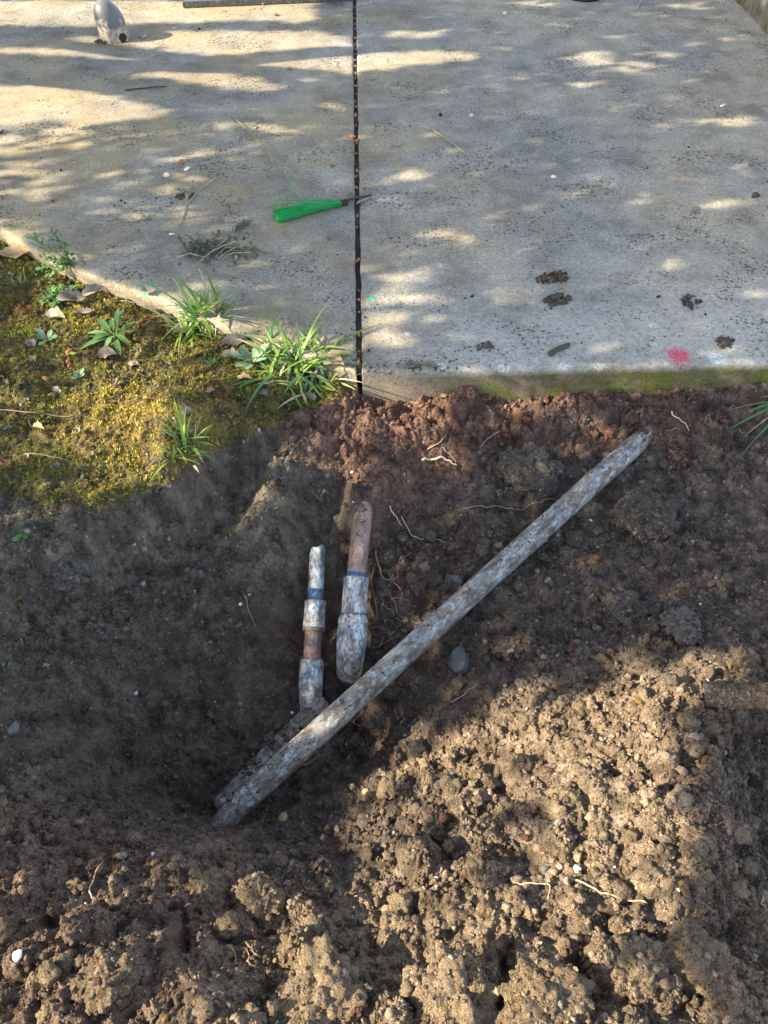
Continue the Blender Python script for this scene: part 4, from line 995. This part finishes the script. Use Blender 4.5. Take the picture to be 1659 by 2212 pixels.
# grass tuft by the slab edge
e, p = plant('grass_tuft', 'bright green grass tuft against the slab edge next to the green paint mark', 440, 700, 'grass')
for u, v, dy, w, mm, ar in ((246,588,.03,.006,Bm,.05),(372,590,.0,.005,Bm,.02),(392,602,.02,.005,Bm,.02),(452,612,-.01,.006,Gm,.02),(508,636,.0,.004,Sm,.02),(520,640,.02,.003,Sm,.02),
        (345,745,-.05,.005,Bm,.03),(330,690,.0,.006,Bm,.03),(490,640,-.02,.007,Gm,.02),(400,640,.0,.007,Gm,.02),(425,635,-.02,.007,Gm,.02),(470,660,-.05,.008,Gm,.02),(380,665,-.03,.007,Gm,.02),(360,720,-.05,.008,Gm,.02),(395,740,-.07,.009,Gm,.03),(480,720,-.05,.006,Sm,.02),(460,745,-.08,.006,Gm,.03),(350,650,.03,.005,Bm,.03)):
    t = tip_at(u, v, p.y+dy); add_blade(e, p+Vector((random.uniform(-.02, .02), random.uniform(-.015, .015), -.004)), t, ar, w*1.45, mm, twist=random.uniform(-.8, .8))
rand_blades(e, p, 78, .06, .14, .0085, [Gm, Gm, Gm, Bm, Sm], (8, 62), (0, 360), .065)
e, p = plant('grass_tuft', 'sprawling grass tuft at the corner of the slabs reaching over the joint', 645, 795, 'grass')
for u, v, dy, w, mm, ar in ((836,702,.16,.007,Gm,.04),(775,722,.12,.006,Gm,.04),(778,768,.04,.009,Gm,.03),(842,824,-.03,.007,Bm,.03),(785,828,-.03,.009,Bm,.06),(660,880,-.09,.006,Gm,.04),(742,858,-.09,.007,Gm,.03),(735,842,-.07,.005,Sm,.03),(700,868,-.09,.008,Bm,.03),
        (610,862,-.07,.009,Bm,.02),(580,735,.07,.006,Gm,.03),(640,690,.05,.006,Gm,.02),(690,705,.06,.006,Gm,.02),(600,700,.09,.007,Gm,.03),(560,760,.02,.008,Gm,.02),(655,735,.0,.006,Gm,.01),(720,740,.06,.006,Gm,.03),(590,700,.08,.005,Bm,.03),(705,800,-.03,.008,Gm,.03),(535,720,.07,.007,Bm,.04)):
    t = tip_at(u, v, p.y+dy); add_blade(e, p+Vector((random.uniform(-.025, .025), random.uniform(-.015, .015), -.004)), t, ar, w*1.45, mm, twist=random.uniform(-.8, .8))
rand_blades(e, p, 104, .05, .135, .0085, [Gm, Gm, Gm, Sm, Bm], (3, 42), (0, 360), .085)
e, p = plant('grass_tuft', 'small pale grass tuft on the golden moss at the lip of the trench', 402, 965, 'grass')
for u, v, dy, w, mm, ar in ((374,852,.0,.006,Gm,.0),(382,855,.01,.004,Gm,.0),(332,902,.0,.006,Gm,.03),(402,876,.02,.005,Gm,.02),(470,968,-.0,.006,Gm,.03),(470,1004,-.03,.006,Bm,.03),(410,1052,-.05,.006,Gm,.03),(440,1000,-.04,.006,Gm,.02),(340,925,-.02,.004,Sm,.02),(465,915,.03,.006,Gm,.02)):
    t = tip_at(u, v, p.y+dy); add_blade(e, p+Vector((random.uniform(-.02, .02), random.uniform(-.012, .012), -.004)), t, ar, w*1.45, mm, twist=random.uniform(-.8, .8))
rand_blades(e, p, 40, .03, .09, .006, [Gm, Gm, Sm], (10, 60), (0, 360), .05)
e, p = plant('grass_tuft', 'cool green grass blades hanging into the trench from the mossy slab side', 1668, 880, 'grass')
p0_ = p+Vector((.02, 0, .02))
for u, v, dy, w, mm, ar in ((1548,947,-.05,.007,Bm,.02),(1556,895,.0,.006,Bm,.02),(1578,1012,-.06,.006,Bm,.03),(1600,900,-.02,.008,Bm,.02),(1600,985,-.05,.005,Bm,.01),(1640,862,.02,.008,Gm,.02),(1590,960,-.06,.003,Sm,.02)):
    t = tip_at(u, v, p.y+dy); add_blade(e, p0_+Vector((random.uniform(-.01, .03), 0, 0)), t, ar, w, mm, twist=random.uniform(-.6, .6))
rand_blades(e, p+Vector((.06, .01, 0)), 10, .06, .12, .007, [Bm, Gm], (20, 70), (100, 260), .02)
e, p = plant('grass_tuft', 'tiny yellowing grass sprig on moss beside the big tan leaf', 45, 615, 'grass')
rand_blades(e, p, 20, .03, .06, .0025, [Gm, Sm], (25, 80), (0, 360), .02)
# rosette weed
e, p = plant('rosette_weed', 'broad-leaved green rosette weed growing in the moss', 248, 728)
for u, v, dy, w in ((178,757,-.02,.020),(190,725,.03,.018),(210,688,.05,.017),(256,665,.05,.014),(268,668,.06,.013),(296,695,.05,.018),(300,718,.02,.012),(262,772,-.06,.016),(282,752,-.04,.015),(230,760,-.05,.015),(200,742,-.01,.018),(240,690,.03,.012),(275,735,-.01,.012),(215,712,.04,.016)):
    t = tip_at(u, v, p.y+dy); add_blade(e, p+Vector((random.uniform(-.006, .006), random.uniform(-.005, .005), .002)), t, random.uniform(.01, .03), w, M['rosette'], p_spat, 'leaf', 12, .18, random.uniform(-.3, .3), .05, 5)
def small_rosette(name, lab, u, v, n, ln, w, m, up=.6, prof=p_spat, group=None):
    e, p = plant(name, lab, u, v, 'plant', group)
    for k in range(n):
        a = 2*math.pi*k/n+random.uniform(-.4, .4); l_ = ln*random.uniform(.7, 1.15)
        t = p+Vector((math.cos(a)*l_, math.sin(a)*l_, l_*up*random.uniform(.5, 1.4))); add_blade(e, p-Vector((0, 0, .002)), t, l_*.2, w*random.uniform(.8, 1.15), m, prof, 'leaf', 8, .15, random.uniform(-.3, .3), .04, 5)
    return e
small_rosette('grey_seedling', 'grey-green rounded-leaf seedling on the moss left of the rosette weed', 103, 738, 6, .032, .017, M['sage'])
small_rosette('grey_seedling', 'small sage-green seedling on moss beside a brown husk', 172, 815, 5, .022, .013, M['sage'])
small_rosette('leafy_weed', 'pale green leafy weed at the foot of the sprawling grass tuft', 545, 785, 9, .055, .022, M['sage'], .7)
small_rosette('seedling', 'tiny upright green seedling on moss below the small grass tuft', 460, 790, 6, .022, .007, M['rosette'], 1.2, p_leaf)
small_rosette('clover_seedling', 'small bright green seedling on the bare left bank of the pit', 47, 1165, 5, .017, .014, M['rosette'], .4)
small_rosette('clover_seedling', 'tiny green seedling low on the left side of the pit', 34, 1293, 4, .013, .009, M['rosette'], .4)
small_rosette('clover_seedling', 'tiny pale seedling at the shaded left rim of the pit', 12, 1440, 5, .013, .010, M['sage'], .4)
e, p = plant('succulent_weed', 'low knobbly grey-green weed under the sprawling grass tuft', 668, 838)
for k in range(46):
    b = p+Vector((random.gauss(0, .022), random.gauss(0, .014), 0)); b.z = surf(b.x, b.y)
    add_blade(e, b, b+Vector((random.uniform(-.008, .008), random.uniform(-.01, .004), random.uniform(.008, .022))), .002, .006, M['sage'], p_leaf, 'leaf', 4, .4)
# feathery weed against the slab
def feathery(name, lab, u, v, stems, m, lw=.008):
    e, p = plant(name, lab, u, v)
    for (tu, tv, dy) in stems:
        t = tip_at(tu, tv, p.y+dy); ctrl = (p+t)/2+Vector((0, 0, .02)); pts = []
        for i in range(9): s = i/8; pts.append(p*(1-s)**2+ctrl*2*s*(1-s)+t*s*s-Vector(e.location))
        V, F = tube(pts, [.0014*(1-.6*i/8) for i in range(9)], 5); mesh_obj('stem', V, F, M['rosette'], e)
        for i in range(2, 9):
            for q in range(5):
                a = random.uniform(0, 6.28); l_ = random.uniform(.010, .024); d = Vector((math.cos(a)*l_, math.sin(a)*l_, random.uniform(-.3, .8)*l_))
                bb = pts[i]+Vector(e.location)+Vector((random.gauss(0, .006), random.gauss(0, .006), random.gauss(0, .003))); add_blade(e, bb, bb+d, .002, lw*random.uniform(.6, 1.2), m, p_leaf, 'leaf', 5, .1, 0, .1)
    return e
feathery('feathery_weed', 'feathery bright green weed leaning on the slab edge beside the tan leaf', 165, 592, ((60,512,.04),(118,508,.03),(95,560,.02),(80,585,-.0),(105,600,-.02),(140,565,.02)), M['rosette'])
feathery('leafy_sprig', 'small lobed green sprig trailing over the grey dead leaves', 150, 640, ((95,655,-.02),(110,640,.0),(165,625,.02),(118,668,-.04)), M['rosette'], .012)

# ------------------------------------------------------------------ dead leaves
def dead_leaf(lab, u, v, ln, wd, rot, m, curl=.2, tilt=0.0, lift=.004, group=None):
    p = G(u, v); V, F = [], []; n, c = 12, 7; ph = random.uniform(0, 6)
    for i in range(n+1):
        t = i/n; w = wd*.5*(p_leaf(t)**1.25)*(1+.16*math.sin(t*19+ph)+.10*math.sin(t*37+ph*2))
        for k in range(c):
            s = -1+2*k/(c-1); x = (t-.5)*ln; y = s*w
            V.append((x, y*(1+.1*math.sin(7*t+ph)), curl*1.3*abs(s)*w+.05*ln*math.sin(t*6+ph)+.16*w*math.sin(8*t+2.5*s+ph)+.06*w*math.sin(21*t+5*s)))
    for i in range(n):
        for k in range(c-1): a = i*c+k; F.append((a, a+1, a+c+1, a+c))
    e = mesh_obj('dead_leaf', V, F, m); e.location = p+Vector((0, 0, lift+.004)); e.rotation_euler = (tilt, random.uniform(-.15, .15), rot); return tag(e, lab, 'leaf', group)
DL, TL = M['dry_leaf'], M['tan_leaf']
dead_leaf('large smooth tan leaf lying against the slab end', 34, 556, .105, .050, .1, TL, .25, .25, .012)
dead_leaf('grey dead leaf folded on the pile beside the feathery weed', 160, 655, .085, .05, .4, DL, .5, .3, .012)
dead_leaf('curled grey dead leaf tucked under the leaf pile', 122, 690, .07, .04, -.3, DL, .7, .2, .006)
dead_leaf('pale pointed dead leaf on top of the leaf pile', 205, 640, .075, .035, .7, DL, .6, .4, .014)
dead_leaf('narrow grey dead leaf below the leaf pile', 185, 680, .06, .024, .2, DL, .6, .1)
dead_leaf('crumpled dead leaf at the slab edge under the green paint mark', 325, 650, .05, .035, .3, DL, .5, .2)
dead_leaf('triangular grey dead leaf beside the grey-green seedling', 70, 748, .04, .03, -.8, DL, .4)
dead_leaf('crinkled grey dead leaf right under the rosette weed', 232, 772, .055, .04, .2, DL, .5, .2)
dead_leaf('flat pale dead leaf below the rosette weed', 290, 792, .036, .024, -.1, DL, .2)
dead_leaf('small pale upright dead leaf right of the rosette weed', 303, 760, .026, .010, -1.2, DL, .3)
dead_leaf('broad pale dead leaf between the two bright grass tufts', 508, 742, .075, .045, .1, DL, .4, .2)
dead_leaf('pale dead leaf beneath the leafy weed', 500, 775, .06, .04, -.3, DL, .4)
dead_leaf('reddish-brown dead leaf below the leafy weed', 528, 822, .045, .022, .0, TL, .5)
dead_leaf('grey spotted dead leaf under the knobbly weed', 570, 855, .035, .025, -.8, DL, .3)
dead_leaf('round pale dead leaf on the small grass tuft', 403, 895, .036, .03, .2, DL, .3, .2)
dead_leaf('pale dead leaf just below the round one in the small tuft', 408, 938, .028, .022, .3, DL, .3)
dead_leaf('tan dead leaf lying in the corner by the joint', 725, 800, .07, .03, -.8, TL, .5, .2)
dead_leaf('pale dead leaf under the sprawling grass', 655, 805, .05, .03, .4, DL, .5)
dead_leaf('grey dead leaf hanging at the lip below the sprawling grass', 672, 862, .04, .025, -1.0, DL, .4, -.3)
dead_leaf('grey dead leaf at the foot of the slab right of the joint', 890, 832, .06, .03, .2, DL, .5)
dead_leaf('dark curled dead leaf at the foot of the slab beside twigs', 925, 838, .05, .026, -.3, DL, .6)
dead_leaf('yellowing dead leaf scrap below the slab right of the joint', 955, 862, .03, .016, .5, TL, .4)
dead_leaf('brown curled bud-like leaf at the end of a straw on the moss', 85, 930, .035, .022, -.3, TL, .9)
dead_leaf('small yellow-green leaf among brown husks on the moss', 158, 770, .026, .014, .1, M['grass'], .3)
dead_leaf('small pale leaf lying flat on the shaded slab', 1502, 457, .04, .028, .8, DL, .3)
for u, v in ((20,930),(60,868),(125,848),(170,935),(250,830),(340,840),(455,850),(60,990),(200,985),(125,1010),(75,780),(15,830),(365,790),(500,905),(560,935)):
    dead_leaf('small grey leaf scrap on the moss bank', u, v, random.uniform(.014, .03), random.uniform(.008, .016), random.uniform(0, 6), DL, .4, 0, .004, 'grey leaf scraps on the moss')

# ------------------------------------------------------------------ straws, twigs, roots
def strand(name, lab, cat, pts, r, m, lift=.003, group=None, wig=.0, flat=False, taper=.5):
    w = [G(u, v) for u, v in pts]; path = []
    for i in range(len(w)-1):
        for k in range(5):
            t = k/5; q = w[i]*(1-t)+w[i+1]*t; s = surf(q.x, q.y); q.z = max(q.z if flat else s, s) if not flat else q.z; path.append(q)
    path.append(w[-1]); n = len(path)
    path = [q+Vector((random.gauss(0, wig), random.gauss(0, wig), lift+abs(random.gauss(0, wig)))) for q in path]
    sm = [path[0]]+[(path[i-1]+path[i]*2+path[i+1])/4 for i in range(1, n-1)]+[path[-1]]; o_ = sm[n//2].copy()
    V, F = tube([q-o_ for q in sm], [r*(1-(1-taper)*i/(n-1)) for i in range(n)], 6); o = mesh_obj(name, V, F, m); o.location = o_
    return tag(o, lab, cat, group)
RT, PR, TW, ST = M['root'], M['pale_root'], M['twig'], M['straw']
for lab, pts, r, m_ in (
  ('wavy thin root crossing the wall to the long pipe', ((1003,1102),(1035,1096),(1060,1099),(1085,1097),(1110,1104),(1140,1098),(1165,1090),(1203,1082)), .0014, RT),
  ('thick pale root stub sticking out of the red soil', ((912,998),(935,997),(955,992),(972,1000),(987,1008)), .0028, PR),
  ('thin forked root tip above the thick pale root stub', ((922,976),(940,966),(955,952),(965,942)), .0012, PR),
  ('thin pale rootlet joining the thick pale root stub', ((955,970),(968,982),(978,992),(985,1004)), .0010, PR),
  ('short pale root right of the top of the wider pipe', ((842,1098),(850,1115),(858,1125),(866,1140)), .0016, PR),
  ('long thin root wandering right of the wider pipe', ((868,1118),(880,1145),(895,1162),(915,1167),(945,1168),(958,1178)), .0012, PR),
  ('stout brown root hanging beside the wider pipe', ((812,1195),(816,1225),(828,1250),(833,1275),(850,1300),(862,1330)), .0020, RT),
  ('brown root running down behind the wider pipe coupling', ((806,1228),(803,1262),(812,1300),(815,1345)), .0018, RT),
  ('fine brown root right of the wider pipe elbow', ((838,1240),(850,1262),(868,1280),(862,1310)), .0012, RT),
  ('brown root curling out from under the long pipe', ((618,1664),(645,1658),(672,1648),(700,1632),(716,1640)), .0016, RT),
  ('thin root on the wall below the slab edge', ((1038,968),(1052,952),(1068,942),(1082,938)), .0012, PR),
  ('dangling pale root near the tip of the long pipe', ((1448,893),(1465,908),(1478,918),(1487,935)), .0014, PR),
  ('pale root lying on the sunlit spoil above the dark gaps', ((1104,1906),(1135,1912),(1165,1910),(1190,1916),(1182,1944)), .0013, PR),
  ('long pale root stretched over the sunlit spoil', ((1222,1896),(1255,1908),(1290,1928),(1330,1938),(1365,1948),(1398,1955)), .0014, PR),
  ('thin upright root on the reddish-brown heap', ((183,1958),(192,1925),(205,1898),(222,1868)), .0012, PR),
  ('pair of hair roots on the pit wall left of the pipes', ((530,1288),(536,1315),(545,1338),(552,1360)), .0010, RT),
  ('short pale root on the sunlit right edge of spoil', ((1645,1935),(1640,1950),(1648,1965)), .0014, PR),
  ('thin root draped on the dark clod right of the long pipe', ((1362,1118),(1380,1116),(1398,1121),(1412,1122)), .0010, PR),
  ('tangled root below the long pipe by the dark hollow', ((760,1560),(790,1572),(815,1560),(835,1530)), .0012, RT),
  ('thin root on the damp slope below the smooth stone', ((975,1520),(1000,1505),(1015,1490),(1035,1480)), .0010, RT)):
    strand('root', lab, 'root', pts, r*1.4, m_, .005, wig=.0014)
for k in range(64):
    zz = random.choice(((840,1270,50,110),(790,1230,60,120),(850,1290,40,90),(770,1590,70,50),(870,1370,50,60),(560,2050,90,60),(1450,940,140,60),(480,2030,60,60)))
    u, v = random.gauss(zz[0], zz[2]*.5), random.gauss(zz[1], zz[3]*.5); a = random.uniform(0, 6.28); l_ = random.uniform(16, 45)
    strand('rootlet', 'hair-thin brown rootlet poking from the dug soil', 'root', [(u, v), (u+math.cos(a)*l_*.5, v+math.sin(a)*l_*.5+6), (u+math.cos(a+.5)*l_, v+math.sin(a+.5)*l_)], .0012, RT, .006, 'hair-thin rootlets in the dug soil', .002)
for lab, pts, r, m_ in (
  ('long pale straw lying on the moss at the left', ((-10,889),(60,893),(160,900)), .0022, ST),
  ('white straw lying on the shaded slab right of the joint', ((934,281),(960,300),(1016,340)), .0036, ST),
  ('pale straw tangled in the grass by the green paint mark', ((262,652),(330,655),(420,668)), .0018, ST),
  ('pale curved straw on the mossy bank', ((62,910),(66,920),(75,928)), .0014, ST),
  ('thin straw on the moss with a grey leaf scrap', ((62,982),(100,986),(152,998)), .0014, ST),
  ('short pale stick on the spoil near the heap crest', ((400,1960),(420,1952),(436,1944)), .0022, ST),
  ('thin straw stalk lying toward the dry weed heap', ((268,556),(310,542),(355,522)), .0012, ST)):
    strand('straw', lab, 'straw', pts, r, m_, .003, flat=False, wig=.0004)
for lab, pts, r in (
  ('slim brown twig in the stem shadows on the left slab', ((272,196),(300,194),(330,190),(360,189)), .0032),
  ('dark twig lying across the joint beside the green bristles', ((735,437),(760,431),(802,423)), .0045),
  ('dark bark piece near the front edge of the right slab', ((1186,768),(1205,757),(1228,747)), .009),
  ('tiny twig scrap near the left edge of the slab', ((0,290),(8,284)), .004),
  ('bent dark twig at the foot of the slab', ((930,842),(960,826),(985,818)), .0028),
  ('thin twig under the dead leaf at the slab foot', ((880,842),(905,830),(950,836)), .0022)):
    strand('twig', lab, 'twig', pts, r, TW, .003, wig=.0006, taper=.7)
strand('pale_stick', 'short whitish stick across the joint beside the dark twig', 'stick', ((772,440),(788,434),(803,428)), .004, ST, .004, taper=.9)
strand('dry_sprig', 'forked pale dry sprig on the shaded slab right of the joint', 'sprig', ((845,316),(860,320),(872,314),(874,305)), .003, ST, .004, wig=.002)
strand('dry_sprig', 'pale dry sprig beside the black cap on the pavement', 'sprig', ((1376,22),(1382,10),(1386,0)), .004, ST, .004, wig=.003)
strand('bark_strip', 'pale bark strip right of the dry weed heap', 'bark', ((548,533),(560,541),(580,548),(592,548)), .0045, ST, .003, wig=.0012)
# seed-head stalks
def seed_head(e, p, q, n=26, ln=.035, m_=None):
    p, q = Vector(p), Vector(q); d = (q-p)
    for k in range(n):
        t = k/n; b = p+d*t; a = random.uniform(0, 6.28); s = Vector((math.cos(a)*.45, math.sin(a)*.45, abs(math.sin(a*1.7))*.3)).normalized()*ln*.45+d.normalized()*ln*.8
        add_blade(e, b, b+s, .002, .0042, m_ or ST, p_leaf, 'awn', 4, .3)
def stalk(lab, pts, head, r=.0022, m_=None, lift=.005):
    w = [G(u, v, lift) for u, v in pts]; e = tag(empty('grass_stalk', tuple(w[0])), lab, 'grass stalk')
    path = []
    for i in range(len(w)-1): path += [w[i]*(1-k/4)+w[i+1]*(k/4) for k in range(4)]
    path.append(w[-1]); V, F = tube([q-w[0] for q in path], r, 6); mesh_obj('stem', V, F, ST, e)
    seed_head(e, G(*head[0], .008), G(*head[1], .010), m_=m_); return e
stalk('dry grass stalk with bristly seed head on the sunlit left slab', ((497,250),(530,278),(560,310),(572,328)), ((571,325),(579,352)))
stalk('dry grass stalk with greenish seed head above the dry weed heap', ((388,487),(402,446),(430,415),(468,386)), ((402,442),(419,402)))
# heap of wilted weeds on the slab
e, p = plant('wilted_weeds', 'heap of wilted grey-green weeds and straw on the left slab', 465, 548, 'weeds')
for k in range(270):
    b = G(random.gauss(445, 32), random.gauss(545, 13), random.uniform(.002, .020)); a = random.uniform(0, 6.28); l_ = random.uniform(.008, .022)
    if k % 6 == 0: b = G(random.gauss(520, 14), random.gauss(552, 10), random.uniform(.002, .014))
    add_blade(e, b, b+Vector((math.cos(a)*l_, math.sin(a)*l_, random.uniform(-.3, .8)*l_)), .002, random.uniform(.005, .012), M['wilt'] if k % 9 else M['sage'], p_leaf, 'leaf', 4, .3)
for k in range(26):
    u, v = random.gauss(490, 34), random.gauss(548, 12); a = random.uniform(-.7, .2); l_ = random.uniform(25, 70)
    w = [G(u-math.cos(a)*l_/2, v-math.sin(a)*l_/2, random.uniform(.004, .02)), G(u, v, random.uniform(.008, .026)), G(u+math.cos(a)*l_/2, v+math.sin(a)*l_/2, random.uniform(.003, .02))]
    V, F = tube([q-p for q in (w[0], (w[0]+w[1])/2, w[1], (w[1]+w[2])/2, w[2])], random.uniform(.0012, .0022), 5); mesh_obj('stem', V, F, ST if k % 3 else M['wilt'], e)
w = [G(436, 574, .016), G(480, 540, .022), G(520, 500, .012), G(540, 482, .006)]
V, F = tube([q-p for q in w], .0016, 6); mesh_obj('stem', V, F, ST, e)
seed_head(e, w[1]*.4+w[2]*.6, w[3]*.6+w[2]*.4, 30, .04, M['wilt'])

# ------------------------------------------------------------------ green bristle marker
e, p = plant('bristle_marker', 'bundle of bright green plastic bristles lying on the left slab by the joint', 735, 444, 'marker')
hd = G(737, 444, .010); V, F = [], []
for k in range(150):
    f = random.random(); q = random.random()
    tipu, tipv = 590+(9*f)+random.uniform(-2, 6), 462+24*f
    t = G(tipu, tipv, .004+.014*q); b = hd+Vector((random.uniform(-.004, .004), random.uniform(-.009, .009)-.012*(f-.5), .010*(q-.5)))
    mid_ = (b+t)/2+Vector((0, random.gauss(0, .003), .008*random.random())); v_, f_ = tube([x-p for x in (b, b*.6+mid_*.4, mid_, mid_*.4+t*.6, t)], .0009, 4); n0 = len(V); V += v_; F += [tuple(i+n0 for i in y) for y in f_]
mesh_obj('bristles', V, F, M['bristle'], e)['kind'] = 'stuff'
for pts in (((733,442),(680,440),(645,432),(628,400),(613,372)), ((733,440),(690,436),(590,438)), ((730,440),(660,443),(590,447))):
    w = [G(u, v, .008) for u, v in pts]; path = []
    for i in range(len(w)-1): path += [w[i]*(1-k/4)+w[i+1]*(k/4) for k in range(4)]
    path.append(w[-1]); 
    for _ in range(3): path = [path[0]]+[(path[i-1]+2*path[i]+path[i+1])/4 for i in range(1, len(path)-1)]+[path[-1]]
    V, F = tube([q-p for q in path], .0017, 5); mesh_obj('bristle', V, F, M['bristle'], e)
V, F = lumpy(55, 3); o = mesh_obj('binding', V, F, M['dark_debris_and_shade'], e); o.location = hd-p+Vector((.008, .002, -.001)); o.scale = (.020, .012, .010)

# ------------------------------------------------------------------ dirt heaps and bits on the slabs
def heap(lab, u, v, wpx, hpx, m_, seed, n=60, hz=.014):
    p = G(u, v); dep = p.y*CP-(p.z-CAM_H)*SP; rx = wpx*dep/FPX/2; ry = hpx*dep/FPX/2/.62
    V, F = cluster(n, seed, 1, 1, 1, (.10,.26), 1); V = [Vector((q.x*rx, q.y*ry+q.x*rx*.25, max(abs(q.z)*hz*(1.1-.8*min(1, math.hypot(q.x, q.y))), 0))) for q in V]
    V2_, F2_ = [], []
    r = random.Random(seed)
    for k in range(n):
        a = r.uniform(0, 6.28); d = math.sqrt(r.random()); s = r.uniform(.0035, .010)*(1.15-.6*d); v_, f_ = lump(2, seed+k, .35, 1.5, .85)
        c_ = Vector((math.cos(a)*d*rx, math.sin(a)*d*ry+math.cos(a)*d*rx*.2, s*.5+hz*(1-d)*r.random())); n0 = len(V2_); V2_ += [c_+q*s for q in v_]; F2_ += [tuple(i+n0 for i in y) for y in f_]
    o = mesh_obj('dirt_lump', V2_, F2_, m_); o.location = p; return tag(o, lab, 'dirt')
heap('crumbly dark brown dirt lump on the right slab, upper of two', 1195, 602, 76, 28, M['clod_brown'], 301, 64)
heap('crumbly dark olive dirt lump on the right slab, lower of two', 1205, 648, 66, 26, M['clod_damp'], 302, 54)
heap('dark dirt lump with a reddish bit on the right slab', 1493, 655, 44, 34, M['clod_damp'], 303, 28)
heap('flat black dirt patch near the red paint mark', 1566, 742, 42, 26, M['clod_damp'], 304, 40, .005)
heap('small dark clod at the right edge of the right slab', 1630, 424, 16, 12, M['clod_damp'], 305, 12)
heap('dirt scatter on the front of the right slab above the joint corner', 1050, 748, 50, 20, M['clod_damp'], 306, 11, .003)
heap('grey gravelly crumbs beside the dead stem on the left slab', 400, 425, 46, 18, M['clod_grey'], 308, 40, .003)
hm = [bpy.data.meshes.new('seed_husk') for _ in range(3)]
for k, me in enumerate(hm):
    V, F = lump(2, 400+k, .22, 1.2, .6); me.from_pydata([(v.x, v.y*.55, v.z*.8) for v in V], [], F); me.shade_smooth(); me.materials.append(M['husk'])
v = 14
while v < 790:
    y = W(770, v).y; n_ = 1 if random.random() < .75 else 2
    for _ in range(n_):
        if random.random() < (.92 if v < 480 else .5):
            o = link(bpy.data.objects.new('seed_husk', random.choice(hm))); yy = y+random.uniform(-.01, .01); s = random.uniform(.0055, .0095)
            o.location = (xj(yy)+random.uniform(-.0028, .0028), yy, random.uniform(-.008, -.001)); o.scale = (s, s, s); o.rotation_euler = (random.uniform(-.6, .6), random.uniform(-.6, .6), 1.57+random.uniform(-.7, .7))
            o.scale.x *= random.uniform(.6, 1.5); tag(o, 'small reddish-brown seed husk lodged in the joint between the slabs', 'husk', 'seed husks in the slab joint')
    v += 7+v*.022+random.uniform(0, 7)
for lab, u, v_, s in (('round orange husk on the left slab above the dry grass stalk', 393, 353, .013), ('flat brown husk left of the dry seed head', 518, 333, .010), ('orange husk on the slab below the green bristles', 711, 517, .009), ('brown husk in the stem shadows left of the joint', 626, 151, .012), ('dark orange husk before the metal frame', 595, 34, .014), ('curved tan husk against the metal frame', 568, 10, .014),
        ('rusty husk beside the joint near its middle', 718, 360, .009), ('reddish husk on the moss by the yellow-green leaf', 150, 782, .013), ('orange-brown husk on the moss below the seedlings', 100, 822, .013), ('brown husk under the yellow-green leaf', 152, 792, .011), ('tan husk on the moss by the leaf pile', 150, 762, .012), ('tan husk lying on the joint edge', 762, 298, .012), ('brown husk right on the joint beside the tan one', 772, 306, .012)):
    o = link(bpy.data.objects.new('seed_husk', hm[1])); o.location = G(u, v_, s*.35); o.scale = (s, s, s*1.1); o.rotation_euler = (0, 0, random.uniform(0, 3)); tag(o, lab, 'husk')
for k, (u, v_) in enumerate(((405,366),(360,380),(372,508),(312,80),(378,62),(1090,30),(640,452),(1195,383),(1018,250),(1560,230))):
    o = put_clod('white_scrap', 'white_bit', k % 3, u, v_, random.uniform(8, 16), .5, 'small white scrap lying on the pavement', 'scrap', 'white scraps on the pavement', .1)
dead_leaf('small bright green leaf on the left slab', 568, 263, .035, .014, 1.0, M['grass'], .4)
